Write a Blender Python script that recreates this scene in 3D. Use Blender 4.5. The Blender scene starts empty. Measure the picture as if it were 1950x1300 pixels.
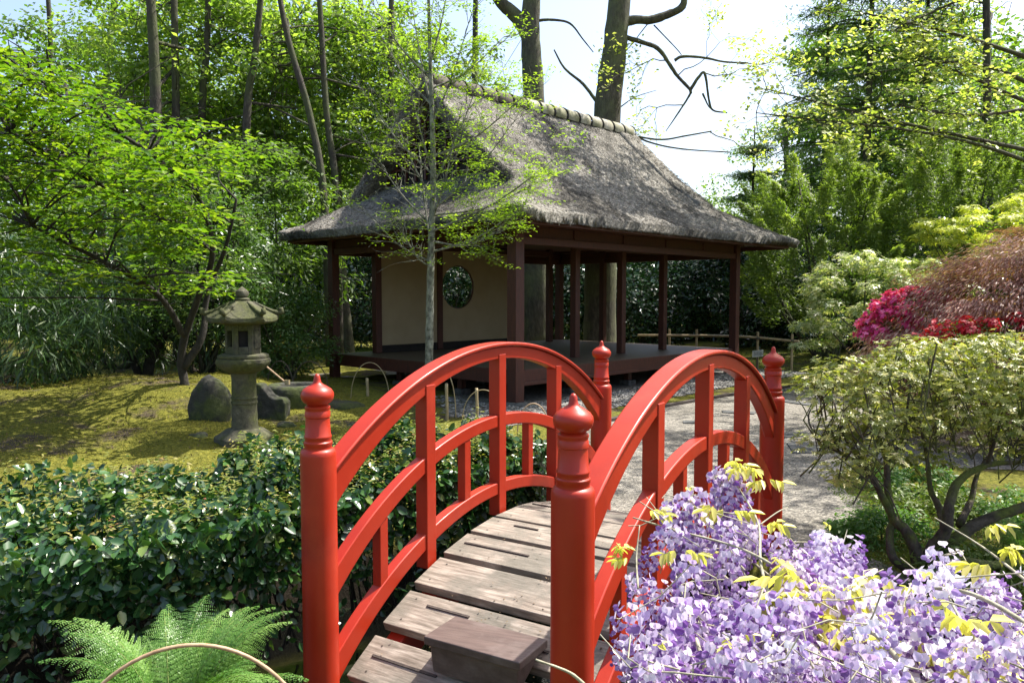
import bpy, math, numpy as np
from mathutils import Vector, noise
PI=math.pi
C=bpy.context.scene.collection
SC=bpy.context.scene
# ---------------------------------------------------------------- camera model (used for measuring positions)
F=1460.; PT=math.atan(88/1460.); CZ=1.8
FW=np.array([0,math.cos(PT),-math.sin(PT)]); UP=np.array([0,math.sin(PT),math.cos(PT)])
def ray(x,y): return np.array([(x-975)/F,0,0])+UP*(650-y)/F+FW
def at(x,y,Y): d=ray(x,y); return np.array([0,0,CZ])+d*(Y/d[1])
def atz(x,y,z=0.): d=ray(x,y); return np.array([0,0,CZ])+d*((z-CZ)/d[2])
def A(*a): return np.array(a,dtype=float)
def nrm(v): v=np.asarray(v,float); return v/(np.linalg.norm(v,axis=-1,keepdims=True)+1e-9)

# ---------------------------------------------------------------- object helpers
def tag(o,label=None,cat=None,group=None,kind=None):
    if label: o['label']=label
    if cat: o['category']=cat
    if group: o['group']=group
    if kind: o['kind']=kind
    return o
def empty(name,loc,label,cat,group=None):
    o=bpy.data.objects.new(name,None); C.objects.link(o); o.location=[float(v) for v in loc]
    o.empty_display_size=.1
    return tag(o,label,cat,group)
def origin(p):
    while p.parent: p=p.parent
    return np.array(p.location)
def link(name,me,mat,parent=None,loc=None,smooth=False):
    if isinstance(mat,(list,tuple)):
        for m in mat: me.materials.append(m)
    elif mat: me.materials.append(mat)
    o=bpy.data.objects.new(name,me); C.objects.link(o)
    off=None
    if parent is not None:
        o.parent=parent; off=origin(parent)
    elif loc is not None:
        off=np.array(loc,float); o.location=[float(v) for v in loc]
    if off is not None and np.abs(off).sum()>0:
        n=len(me.vertices); co=np.empty(n*3); me.vertices.foreach_get('co',co)
        co=(co.reshape(-1,3)-off).ravel(); me.vertices.foreach_set('co',co)
    if smooth:
        me.polygons.foreach_set('use_smooth',np.ones(len(me.polygons),bool))
    me.update()
    return o
def quads(V,Fq,rnd=None,name='m'):
    V=np.ascontiguousarray(V,np.float32); Fq=np.ascontiguousarray(Fq,np.int32)
    k=Fq.shape[1]; me=bpy.data.meshes.new(name)
    me.vertices.add(len(V)); me.vertices.foreach_set('co',V.ravel())
    me.loops.add(Fq.size); me.loops.foreach_set('vertex_index',Fq.ravel())
    me.polygons.add(len(Fq)); me.polygons.foreach_set('loop_start',np.arange(0,Fq.size,k,dtype=np.int32))
    me.update(calc_edges=True)
    if rnd is not None:
        a=me.attributes.new('rnd','FLOAT','FACE'); a.data.foreach_set('value',np.ascontiguousarray(rnd,np.float32))
    return me
def cat(parts):   # join (V,F,rnd) triples
    Vs=[];Fs=[];Rs=[];o=0
    for V,Fq,r in parts:
        Vs.append(V);Fs.append(Fq+o);Rs.append(r);o+=len(V)
    return np.concatenate(Vs),np.concatenate(Fs),np.concatenate(Rs)
class MB:
    def __init__(s): s.v=[];s.f=[];s.m=[]
    def add(s,V,Fs,mi=0):
        o=len(s.v); s.v+= [tuple(map(float,p)) for p in V]
        for f in Fs: s.f.append([i+o for i in f]); s.m.append(mi)
    def hexa(s,P,mi=0): # 8 pts: bottom 4, top 4 (ccw)
        s.add(P,[(0,3,2,1),(4,5,6,7),(0,1,5,4),(1,2,6,5),(2,3,7,6),(3,0,4,7)],mi)
    def box(s,c,ax,ay,az,mi=0): # centre and three half-vectors
        c,ax,ay,az=map(lambda q:np.array(q,float),(c,ax,ay,az))
        s.hexa([c-ax-ay-az,c+ax-ay-az,c+ax+ay-az,c-ax+ay-az,c-ax-ay+az,c+ax-ay+az,c+ax+ay+az,c-ax+ay+az],mi)
    def tube(s,P,R,n=8,cap=True,wob=0.,seed=0):
        P=np.array(P,float); k=len(P)
        R=np.array([R]*k if np.isscalar(R) else R,float)
        T=np.gradient(P,axis=0); T=nrm(T)
        ref=A(0,0,1) if abs(T[0][2])<.9 else A(1,0,0)
        u=nrm(np.cross(T[0],ref)); V=[]
        rg=np.random.default_rng(seed)
        for i in range(k):
            u=nrm(u-T[i]*(u@T[i])); w=np.cross(T[i],u)
            for j in range(n):
                a=2*PI*j/n; rr=R[i]*(1+wob*(rg.random()-.5)*2)
                V.append(P[i]+(u*math.cos(a)+w*math.sin(a))*rr)
        Fs=[]
        for i in range(k-1):
            for j in range(n):
                j2=(j+1)%n; Fs.append((i*n+j,i*n+j2,(i+1)*n+j2,(i+1)*n+j))
        if cap: Fs.append(tuple(range(n))[::-1]); Fs.append(tuple((k-1)*n+j for j in range(n)))
        s.add(V,Fs)
    def lathe(s,c,prof,n=32,rot=0.,fn=None):
        V=[]; k=len(prof)
        for (r,z) in prof:
            for j in range(n):
                a=2*PI*j/n+rot; rr=r*(fn(a,z) if fn else 1)
                V.append((c[0]+rr*math.cos(a),c[1]+rr*math.sin(a),c[2]+z))
        Fs=[]
        for i in range(k-1):
            for j in range(n):
                j2=(j+1)%n; Fs.append((i*n+j,i*n+j2,(i+1)*n+j2,(i+1)*n+j))
        Fs.append(tuple(range(n))[::-1]); Fs.append(tuple((k-1)*n+j for j in range(n)))
        s.add(V,Fs)
    def build(s,name,mat,parent=None,loc=None,smooth=False,bevel=0,seg=2,ang=None):
        me=bpy.data.meshes.new(name); me.from_pydata(s.v,[],s.f); me.validate()
        if any(s.m): me.polygons.foreach_set('material_index',np.array(s.m,np.int32)[:len(me.polygons)])
        o=link(name,me,mat,parent,loc,smooth)
        if ang is not None:
            me.polygons.foreach_set('use_smooth',np.ones(len(me.polygons),bool))
            me.set_sharp_from_angle(angle=math.radians(ang))
        if bevel:
            b=o.modifiers.new('bevel','BEVEL'); b.width=bevel; b.segments=seg; b.limit_method='ANGLE'; b.angle_limit=math.radians(40)
        return o

# ---------------------------------------------------------------- leaves
def leafmesh(P,N,D,L,W,shape='rhomb',fold=.15,rnd=None,rng=None,droop=0.):
    n=len(P); N=nrm(N); D=D-(D*N).sum(1,keepdims=True)*N; D=nrm(D); S=np.cross(N,D)
    L=np.broadcast_to(np.asarray(L,float),(n,))[:,None]; W=np.broadcast_to(np.asarray(W,float),(n,))[:,None]
    if rnd is None: rnd=(rng or np.random.default_rng(1)).random(n)
    up=N*W*fold
    if shape=='rhomb':
        V=np.stack([P,P+D*L*.45+S*W*.5+up,P+D*L-N*L*droop,P+D*L*.45-S*W*.5+up],1).reshape(-1,3)
        Fq=np.arange(n*4).reshape(n,4); return V,Fq,rnd
    V=np.stack([P,P+D*L*.28+S*W*.46+up,P+D*L*.7+S*W*.40+up-N*L*droop*.4,P+D*L-N*L*droop,
                P+D*L*.7-S*W*.40+up-N*L*droop*.4,P+D*L*.28-S*W*.46+up],1).reshape(-1,3)
    b=np.arange(n)[:,None]*6
    Fq=np.concatenate([b+A(0,1,2,3).astype(int),b+A(0,3,4,5).astype(int)],1).reshape(-1,4)
    return V,Fq,np.repeat(rnd,2)
def rdir(rng,n): return nrm(rng.normal(size=(n,3)))
def lumps(rng,C0,R,per,L,W,shape='rhomb',flat=1.,up=.6,outw=.6,droop=0.,jit=.6,hang=0.,fold=.15,shell=.4,rmix=.5):
    """leaf clumps: centres C0 (m,3), radii R (m,)"""
    m=len(C0); n=m*per; R=np.broadcast_to(np.asarray(R,float),(m,))
    d=rdir(rng,n); rad=np.repeat(R,per)*rng.random(n)**shell
    off=d*rad[:,None]; off[:,2]*=flat
    P=np.repeat(C0,per,0)+off
    N=d*outw*A(1,1,1)+A(0,0,1)*up+rdir(rng,n)*jit
    D=d*A(1,1,.3)+rdir(rng,n)*.7+A(0,0,-1)*hang
    r=np.repeat(rng.random(m),per)*rmix+rng.random(n)*(1-rmix)
    sz=.7+.6*rng.random(n)
    return leafmesh(P,N,D,L*sz,W*sz,shape,fold,r,droop=droop)
def ellip(rng,c,r,m,lo=.55,zmin=-1.):
    out=[]
    d=rdir(rng,m*4); d=d[d[:,2]>zmin][:m]; m=len(d)
    return A(*c)+d*A(*r)*(lo+(1-lo)*rng.random(m)**.6)[:,None]

# ---------------------------------------------------------------- materials
def newmat(name):
    m=bpy.data.materials.new(name); m.use_nodes=True; nt=m.node_tree; nt.nodes.clear()
    out=nt.nodes.new('ShaderNodeOutputMaterial'); return m,nt,out
def nd(nt,t,**k):
    n=nt.nodes.new(t)
    for a,b in k.items(): setattr(n,a,b)
    return n
def ramp(nt,fac,stops):
    r=nd(nt,'ShaderNodeValToRGB'); e=r.color_ramp.elements
    while len(e)<len(stops): e.new(.5)
    for i,(p,c) in enumerate(stops): e[i].position=p; e[i].color=(*c,1)
    nt.links.new(fac,r.inputs[0]); return r.outputs[0]
def noisen(nt,scale,detail=6,rough=.6,vec=None,dist=0.):
    n=nd(nt,'ShaderNodeTexNoise'); n.inputs['Scale'].default_value=scale; n.inputs['Detail'].default_value=detail
    n.inputs['Roughness'].default_value=rough; n.inputs['Distortion'].default_value=dist
    if vec: nt.links.new(vec,n.inputs['Vector'])
    return n.outputs['Fac']
def coords(nt,scale=(1,1,1),rot=(0,0,0)):
    tc=nd(nt,'ShaderNodeTexCoord'); mp=nd(nt,'ShaderNodeMapping')
    mp.inputs['Scale'].default_value=scale; mp.inputs['Rotation'].default_value=rot
    if any(rot):
        m0=nd(nt,'ShaderNodeMapping'); m0.inputs['Rotation'].default_value=rot; mp.inputs['Rotation'].default_value=(0,0,0)
        nt.links.new(tc.outputs['Object'],m0.inputs['Vector']); nt.links.new(m0.outputs['Vector'],mp.inputs['Vector'])
    else: nt.links.new(tc.outputs['Object'],mp.inputs['Vector'])
    return mp.outputs['Vector']
def bumpn(nt,h,strength,dist=.01):
    b=nd(nt,'ShaderNodeBump'); b.inputs['Strength'].default_value=strength; b.inputs['Distance'].default_value=dist
    nt.links.new(h,b.inputs['Height']); return b.outputs['Normal']
def surf(name,stops,scale=8,rough=.8,bs=.4,bd=.01,bscale=None,stretch=(1,1,1),rot=(0,0,0),stops2=None,scale2=1.5,spec=.5,coat=0,detail=8,rr=None,thr=(.42,.58)):
    m,nt,out=newmat(name); p=nd(nt,'ShaderNodeBsdfPrincipled'); nt.links.new(p.outputs[0],out.inputs[0])
    v=coords(nt,stretch,rot); f=noisen(nt,scale,detail,.62,v)
    col=ramp(nt,f,stops)
    if stops2:
        f2=noisen(nt,scale2,5,.6,coords(nt)); c2=ramp(nt,noisen(nt,scale*1.7,6,.65,v),stops2)
        mx=nd(nt,'ShaderNodeMix',data_type='RGBA'); mr=nd(nt,'ShaderNodeMapRange'); mr.inputs[1].default_value=thr[0]; mr.inputs[2].default_value=thr[1]
        nt.links.new(f2,mr.inputs[0]); nt.links.new(mr.outputs[0],mx.inputs[0]); nt.links.new(col,mx.inputs[6]); nt.links.new(c2,mx.inputs[7]); col=mx.outputs[2]
    nt.links.new(col,p.inputs['Base Color'])
    p.inputs['Roughness'].default_value=rough; p.inputs['Specular IOR Level'].default_value=spec
    if rr:
        mr=nd(nt,'ShaderNodeMapRange'); mr.inputs[3].default_value=rr[0]; mr.inputs[4].default_value=rr[1]; nt.links.new(f,mr.inputs[0]); nt.links.new(mr.outputs[0],p.inputs['Roughness'])
    if coat: p.inputs['Coat Weight'].default_value=coat; p.inputs['Coat Roughness'].default_value=.12
    if bs: 
        h=noisen(nt,bscale or scale*2,6,.65,v); nt.links.new(bumpn(nt,h,bs,bd),p.inputs['Normal'])
    return m
def leafmat(name,stops,trans=.35,rough=.45,spec=.5,tcol=1.6):
    m,nt,out=newmat(name); p=nd(nt,'ShaderNodeBsdfPrincipled'); t=nd(nt,'ShaderNodeBsdfTranslucent'); mx=nd(nt,'ShaderNodeMixShader')
    a=nd(nt,'ShaderNodeAttribute',attribute_name='rnd'); col=ramp(nt,a.outputs['Fac'],stops)
    nt.links.new(col,p.inputs['Base Color']); p.inputs['Roughness'].default_value=rough; p.inputs['Specular IOR Level'].default_value=spec
    g=nd(nt,'ShaderNodeMix',data_type='RGBA',blend_type='MULTIPLY'); g.inputs[0].default_value=1; g.inputs[7].default_value=(1.5*tcol/1.6,1.7*tcol/1.6,.6,1)
    nt.links.new(col,g.inputs[6]); nt.links.new(g.outputs[2],t.inputs[0])
    mx.inputs[0].default_value=trans
    nt.links.new(p.outputs[0],mx.inputs[1]); nt.links.new(t.outputs[0],mx.inputs[2]); nt.links.new(mx.outputs[0],out.inputs[0]); return m
M={}
M['red']=surf('red_lacquer',[(.3,(.32,.017,.003)),(.7,(.40,.024,.004))],stops2=[(.3,(.26,.014,.004)),(.7,(.42,.038,.013))],scale2=2.2,thr=(.5,.66),scale=3,rough=.4,bs=.12,bd=.003,bscale=34,spec=.4,coat=.06,rr=(.32,.6))
M['plank']=surf('weathered_plank',[(.3,(.09,.068,.05)),(.5,(.235,.19,.15)),(.72,(.42,.36,.30))],scale=5,stretch=(1,12,6),rot=(0,0,.561),rough=.8,bs=.5,bd=.004,bscale=16,stops2=[(.3,(.09,.08,.06)),(.7,(.2,.175,.14))],scale2=4)
M['strip']=surf('dark_strip',[(.3,(.03,.022,.018)),(.7,(.08,.06,.05))],scale=30,rough=.9)
M['stepwood']=surf('step_block_wood',[(.3,(.055,.034,.028)),(.7,(.125,.085,.072))],scale=5,stretch=(1,7,4),rot=(0,0,.3),rough=.55,bs=.3,bd=.003,bscale=30,stops2=[(.3,(.10,.072,.062)),(.7,(.17,.13,.115))],scale2=6,thr=(.5,.7))
M['redwood']=surf('dark_red_timber',[(.3,(.034,.007,.004)),(.7,(.08,.018,.008))],scale=6,stretch=(6,6,1),rough=.6,bs=.3,bd=.004,bscale=14)
M['floorwood']=surf('veranda_floor_wood',[(.3,(.05,.036,.024)),(.7,(.13,.095,.065))],scale=7,stretch=(2,9,1),rot=(0,0,-.8),rough=.5,bs=.3,bd=.004)
M['plaster']=surf('cream_plaster',[(.3,(.31,.24,.14)),(.7,(.36,.285,.175))],scale=2.5,rough=.9,bs=.15,bd=.003,bscale=40)
M['stone']=surf('lichen_stone',[(.3,(.03,.028,.018)),(.55,(.085,.078,.05)),(.78,(.2,.185,.14))],scale=14,rough=.92,bs=.8,bd=.012,bscale=28,stops2=[(.3,(.025,.03,.008)),(.7,(.085,.09,.025))],scale2=3.5)
M['rock']=surf('mossy_rock',[(.3,(.014,.014,.011)),(.6,(.04,.038,.03)),(.8,(.10,.095,.08))],scale=9,rough=.92,bs=.8,bd=.02,bscale=18,stops2=[(.3,(.02,.028,.006)),(.7,(.07,.085,.018))],scale2=3.)
M['slate']=surf('grey_slate',[(.3,(.05,.052,.05)),(.7,(.13,.13,.125))],scale=12,rough=.95,spec=.2,bs=.3,bd=.006)
M['bamboo']=surf('dry_bamboo',[(.3,(.22,.16,.08)),(.7,(.42,.33,.18))],scale=10,rough=.5,bs=.2,bd=.003)
M['cane']=surf('pale_cane',[(.3,(.28,.17,.09)),(.7,(.52,.36,.22))],scale=25,rough=.55,bs=.3,bd=.002)
M['darkcane']=surf('dark_cane',[(.3,(.03,.022,.015)),(.7,(.09,.07,.045))],scale=25,rough=.7)
M['bark']=surf('brown_bark',[(.3,(.022,.018,.013)),(.55,(.06,.049,.037)),(.75,(.13,.11,.085))],scale=5,stretch=(3,3,1),rough=.95,bs=1,bd=.03,bscale=9,stops2=[(.3,(.035,.04,.015)),(.7,(.08,.088,.036))],scale2=1.2)
M['beechbark']=surf('grey_green_bark',[(.3,(.035,.032,.022)),(.55,(.085,.074,.052)),(.75,(.15,.135,.10))],scale=4,stretch=(3,3,1),rough=.95,bs=1,bd=.03,bscale=8,stops2=[(.3,(.07,.075,.035)),(.7,(.14,.15,.07))],scale2=1.)
M['palebark']=surf('speckled_pale_bark',[(.35,(.04,.04,.03)),(.5,(.17,.17,.13)),(.7,(.33,.33,.27))],scale=16,stretch=(1,1,.7),rough=.9,bs=.7,bd=.01)
M['mossbark']=surf('mossy_bark',[(.3,(.03,.022,.015)),(.6,(.09,.07,.05)),(.8,(.16,.13,.1))],scale=18,rough=.95,bs=1,bd=.015,bscale=30,stops2=[(.3,(.05,.06,.01)),(.7,(.14,.16,.03))],scale2=4,thr=(.45,.56))
M['twig']=surf('grey_twig',[(.3,(.10,.09,.06)),(.7,(.26,.24,.17))],scale=30,rough=.8,bs=.3,bd=.002)
M['wstem']=surf('wisteria_stem',[(.3,(.17,.15,.09)),(.7,(.42,.40,.28))],scale=40,rough=.7,bs=.3,bd=.002)
M['darkbark']=surf('dark_garden_bark',[(.3,(.012,.010,.008)),(.6,(.035,.03,.022)),(.8,(.07,.062,.045))],scale=9,stretch=(2,2,1),rough=.95,bs=1,bd=.02,bscale=16)
M['dark']=surf('dark_cavity',[(.3,(.008,.006,.005)),(.7,(.02,.016,.012))],scale=20,rough=.9)  # near-black; paints the shade of hollows in the gable and fire box
M['thatch']=None

def thatchmat():
    m,nt,out=newmat('grey_thatch'); p=nd(nt,'ShaderNodeBsdfPrincipled'); nt.links.new(p.outputs[0],out.inputs[0])
    v=coords(nt); f=noisen(nt,16,10,.75,v); c=ramp(nt,f,[(.28,(.05,.046,.04)),(.5,(.25,.232,.20)),(.72,(.6,.565,.5))])
    f2=noisen(nt,.9,6,.6,v,.6); c2=ramp(nt,f,[(.3,(.03,.028,.025)),(.7,(.15,.138,.118))])
    a=nd(nt,'ShaderNodeAttribute',attribute_name='rnd')
    mr=nd(nt,'ShaderNodeMapRange'); mr.inputs[1].default_value=.45; mr.inputs[2].default_value=.62; nt.links.new(f2,mr.inputs[0])
    mx=nd(nt,'ShaderNodeMix',data_type='RGBA'); nt.links.new(mr.outputs[0],mx.inputs[0]); nt.links.new(c,mx.inputs[6]); nt.links.new(c2,mx.inputs[7])
    sc=nd(nt,'ShaderNodeMix',data_type='RGBA',blend_type='MULTIPLY'); sc.inputs[0].default_value=1
    rc=ramp(nt,a.outputs['Fac'],[(0,(.55,.55,.55)),(.5,(1,1,1)),(1,(1.6,1.5,1.35))])
    nt.links.new(mx.outputs[2],sc.inputs[6]); nt.links.new(rc,sc.inputs[7]); nt.links.new(sc.outputs[2],p.inputs['Base Color'])
    p.inputs['Roughness'].default_value=.95; p.inputs['Specular IOR Level'].default_value=.2
    nt.links.new(bumpn(nt,noisen(nt,24,8,.7,v),1,.05),p.inputs['Normal']); return m
M['thatch']=thatchmat()

# leaf colours (rnd -> colour)
def G(*c): return c
M['L_forest']=leafmat('forest_leaf',[(0,(.08,.145,.025)),(.5,(.17,.255,.05)),(1,(.38,.44,.13))],.55,.5)
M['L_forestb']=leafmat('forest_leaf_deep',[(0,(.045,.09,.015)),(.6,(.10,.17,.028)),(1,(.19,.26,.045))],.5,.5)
M['L_layer']=leafmat('layered_tree_leaf',[(0,(.04,.10,.008)),(.5,(.10,.185,.014)),(1,(.26,.32,.03))],.45,.35)
M['L_sap']=leafmat('sapling_leaf',[(0,(.12,.2,.015)),(.6,(.22,.31,.03)),(1,(.36,.43,.06))],.5,.4)
M['L_hedge']=leafmat('hedge_leaf',[(0,(.012,.042,.010)),(.55,(.028,.085,.02)),(.8,(.06,.13,.028)),(.97,(.16,.21,.04)),(1,(.2,.13,.05))],.16,.28,.65)
M['L_shoot']=leafmat('hedge_shoot',[(0,(.10,.15,.03)),(.6,(.24,.25,.06)),(.9,(.35,.3,.1)),(1,(.32,.1,.07))],.35,.35)
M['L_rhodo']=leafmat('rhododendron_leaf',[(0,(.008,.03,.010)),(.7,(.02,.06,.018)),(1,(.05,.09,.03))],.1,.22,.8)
M['L_bamboo']=leafmat('bamboo_leaf',[(0,(.018,.045,.015)),(.7,(.045,.09,.025)),(1,(.1,.14,.04))],.25,.35)
M['L_photinia']=leafmat('red_tipped_leaf',[(0,(.03,.08,.015)),(.6,(.08,.15,.03)),(.92,(.15,.19,.05)),(.97,(.35,.1,.04)),(1,(.42,.12,.05))],.3,.35)
M['L_yew']=leafmat('yew_leaf',[(0,(.045,.085,.016)),(.5,(.14,.2,.04)),(1,(.33,.38,.10))],.45,.5)
M['L_conifer']=leafmat('conifer_leaf',[(0,(.04,.085,.024)),(.6,(.09,.155,.045)),(1,(.19,.25,.075))],.42,.5)
M['L_lime']=leafmat('lime_azalea_leaf',[(0,(.25,.29,.045)),(.6,(.45,.47,.09)),(1,(.66,.6,.17))],.4,.5)
M['L_pale']=leafmat('pale_young_leaf',[(0,(.2,.26,.06)),(.6,(.38,.42,.12)),(1,(.55,.52,.24))],.45,.5)
M['L_pieris']=leafmat('pieris_leaf',[(0,(.10,.15,.04)),(.4,(.25,.30,.11)),(.7,(.5,.5,.28)),(.9,(.7,.64,.48)),(1,(.7,.48,.36))],.35,.35)
M['L_pink']=leafmat('pink_blossom',[(0,(.5,.015,.17)),(.6,(.8,.07,.3)),(1,(.92,.28,.5))],.3,.5)
M['L_redfl']=leafmat('red_blossom',[(0,(.3,.01,.02)),(.6,(.5,.015,.03)),(1,(.65,.03,.06))],.3,.5)
M['L_jmaple']=leafmat('purple_maple_leaf',[(0,(.09,.02,.018)),(.4,(.25,.085,.065)),(.7,(.42,.22,.17)),(1,(.7,.5,.42))],.35,.35)
M['L_azalea']=leafmat('azalea_leaf',[(0,(.09,.12,.02)),(.4,(.22,.25,.045)),(.75,(.42,.40,.12)),(.93,(.6,.52,.26)),(1,(.55,.35,.24))],.3,.35)
M['L_fern']=leafmat('fern_leaf',[(0,(.045,.12,.018)),(.6,(.09,.2,.03)),(1,(.19,.32,.07))],.36,.45)
M['L_moss']=leafmat('moss_tuft',[(0,(.05,.05,.007)),(.5,(.14,.13,.014)),(1,(.32,.265,.04))],.2,.8,.2)
M['L_grass']=leafmat('grass_blade',[(0,(.1,.17,.02)),(1,(.27,.34,.06))],.35,.5)
M['L_ygreen']=leafmat('low_cover_leaf',[(0,(.06,.11,.015)),(1,(.17,.22,.04))],.3,.5)
M['L_wleaf']=leafmat('wisteria_young_leaf',[(0,(.38,.36,.09)),(.6,(.58,.52,.16)),(1,(.7,.6,.26))],.4,.4)
M['L_wdark']=leafmat('peony_leaf',[(0,(.02,.08,.02)),(1,(.05,.13,.03))],.15,.35)
M['L_white']=leafmat('white_blossom',[(0,(.6,.6,.55)),(1,(.8,.8,.75))],.2,.6)
M['L_straw']=leafmat('brown_litter',[(0,(.05,.035,.02)),(1,(.2,.14,.08))],.1,.8,.2)
def petalmat(name,st):
    m,nt,out=newmat(name); p=nd(nt,'ShaderNodeBsdfPrincipled'); t=nd(nt,'ShaderNodeBsdfTranslucent'); mx=nd(nt,'ShaderNodeMixShader')
    a=nd(nt,'ShaderNodeAttribute',attribute_name='rnd'); col=ramp(nt,a.outputs['Fac'],st)
    nt.links.new(col,p.inputs['Base Color']); nt.links.new(col,t.inputs[0]); p.inputs['Roughness'].default_value=.55
    mx.inputs[0].default_value=.35; nt.links.new(p.outputs[0],mx.inputs[1]); nt.links.new(t.outputs[0],mx.inputs[2]); nt.links.new(mx.outputs[0],out.inputs[0]); return m
M['petal']=petalmat('lilac_petal',[(0,(.23,.09,.36)),(.3,(.40,.25,.54)),(.6,(.60,.47,.70)),(1,(.87,.80,.87))])
M['petal2']=petalmat('pale_lilac_petal',[(0,(.42,.30,.6)),(.3,(.62,.52,.76)),(.6,(.82,.76,.87)),(1,(.95,.92,.93))])

# ---------------------------------------------------------------- bridge frame
NL=A(-.905,3.546); NR=A(.226,2.833); FL=A(.740,6.164); FR=A(1.83,5.383)
MID=(NL+NR+FL+FR)/4; BU=nrm((FL-NL)+(FR-NR)); BV=A(BU[1],-BU[0]); LEN=3.05; HW=.67
def br(s,v,z): q=MID+BU*(s-LEN/2)+BV*v; return A(q[0],q[1],z)

# ---------------------------------------------------------------- terrain
def seg_d(x,y,pts):
    best=np.full(np.shape(x),1e9)
    for (ax,ay),(bx,by) in zip(pts[:-1],pts[1:]):
        dx,dy=bx-ax,by-ay; t=np.clip(((x-ax)*dx+(y-ay)*dy)/(dx*dx+dy*dy),0,1)
        best=np.minimum(best,np.hypot(x-ax-t*dx,y-ay-t*dy))
    return best
STR=[(9,-1.2),(3.9,2.2),(.47,4.35),(-.9,4.6),(-2.2,3.2),(-5,2.7),(-12,2.2)]
def sm(a,b,x): t=np.clip((x-a)/(b-a),0,1); return t*t*(3-2*t)
def vnoise(x,y,s,seed=0):
    x=np.asarray(x,float)*s+seed*17.3; y=np.asarray(y,float)*s+seed*9.1
    return (np.sin(x*1.3+1.7*np.sin(y*.9))*np.cos(y*1.1+1.3*np.sin(x*.7))+.5*np.sin(x*2.7+y*1.9+seed)+.3*np.cos(y*4.1-x*3.3))/1.8
def terrain(x,y):
    x=np.asarray(x,float); y=np.asarray(y,float)
    d=seg_d(x,y,STR); z=-.75*(1-sm(.75,1.35,d))
    lawn=sm(-.6,-2.2,x)*sm(5.2,8.5,y)*(1-sm(17,22,y))
    hump=.42*np.exp(-((x+6.5)**2/14+(y-12.5)**2/9))+.12*np.exp(-((x+4.6)**2/1.5+(y-11.6)**2/1.))
    z=z+lawn*(hump+.075*vnoise(x,y,1.1,3)+.035*vnoise(x,y,3.4,5)+.012*vnoise(x,y,9.,2))
    rt=sm(3.2,4.2,x)*sm(1.35,2.2,d)*(1-sm(5.6,6.4,y)); z=z+rt*(.05+.05*vnoise(x,y,1.8,7))*.7
    rb=sm(4.5,7.,x-.15*(y-14))*sm(18.5,21,y); z=z+rb*(.15+.12*vnoise(x,y,.6,4))
    return z
def grid(name,x0,x1,y0,y1,nx,ny,fn,mat,kind,dz=0,smooth=True,xs=None,ys=None):
    xs=np.linspace(x0,x1,nx) if xs is None else xs; ys=np.linspace(y0,y1,ny) if ys is None else ys
    nx,ny=len(xs),len(ys)
    X,Y=np.meshgrid(xs,ys); Z=fn(X,Y)+dz; V=np.stack([X,Y,Z],-1).reshape(-1,3)
    i=np.arange(nx-1)[None,:]+np.arange(ny-1)[:,None]*nx
    Fq=np.stack([i,i+1,i+1+nx,i+nx],-1).reshape(-1,4)
    o=link(name,quads(V,Fq),mat,smooth=smooth); return tag(o,kind=kind)
def groundmat():
    m,nt,out=newmat('moss_and_soil'); p=nd(nt,'ShaderNodeBsdfPrincipled'); nt.links.new(p.outputs[0],out.inputs[0])
    v=coords(nt); f=noisen(nt,22,9,.7,v)
    moss=ramp(nt,f,[(.3,(.04,.045,.008)),(.5,(.115,.115,.016)),(.72,(.28,.25,.045))])
    soil=ramp(nt,noisen(nt,30,9,.7,v),[(.3,(.03,.022,.014)),(.6,(.09,.07,.045)),(.8,(.2,.15,.1))])
    f2=noisen(nt,1.1,7,.65,v); mr=nd(nt,'ShaderNodeMapRange'); mr.inputs[1].default_value=.52; mr.inputs[2].default_value=.60; nt.links.new(f2,mr.inputs[0])
    mx=nd(nt,'ShaderNodeMix',data_type='RGBA'); nt.links.new(mr.outputs[0],mx.inputs[0]); nt.links.new(moss,mx.inputs[6]); nt.links.new(soil,mx.inputs[7])
    # bank turns darker below the lawn level
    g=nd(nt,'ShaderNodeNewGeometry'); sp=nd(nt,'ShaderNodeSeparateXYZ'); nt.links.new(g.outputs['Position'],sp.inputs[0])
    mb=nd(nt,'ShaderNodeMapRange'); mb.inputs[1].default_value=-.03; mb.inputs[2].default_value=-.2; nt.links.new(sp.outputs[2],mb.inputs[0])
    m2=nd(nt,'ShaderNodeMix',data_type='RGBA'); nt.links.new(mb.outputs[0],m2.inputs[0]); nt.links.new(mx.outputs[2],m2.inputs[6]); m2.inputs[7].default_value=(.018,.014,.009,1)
    nt.links.new(m2.outputs[2],p.inputs['Base Color']); p.inputs['Roughness'].default_value=.95; p.inputs['Specular IOR Level'].default_value=.15
    nt.links.new(bumpn(nt,noisen(nt,35,8,.7,v),.9,.03),p.inputs['Normal']); return m
M['ground']=groundmat()
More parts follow.
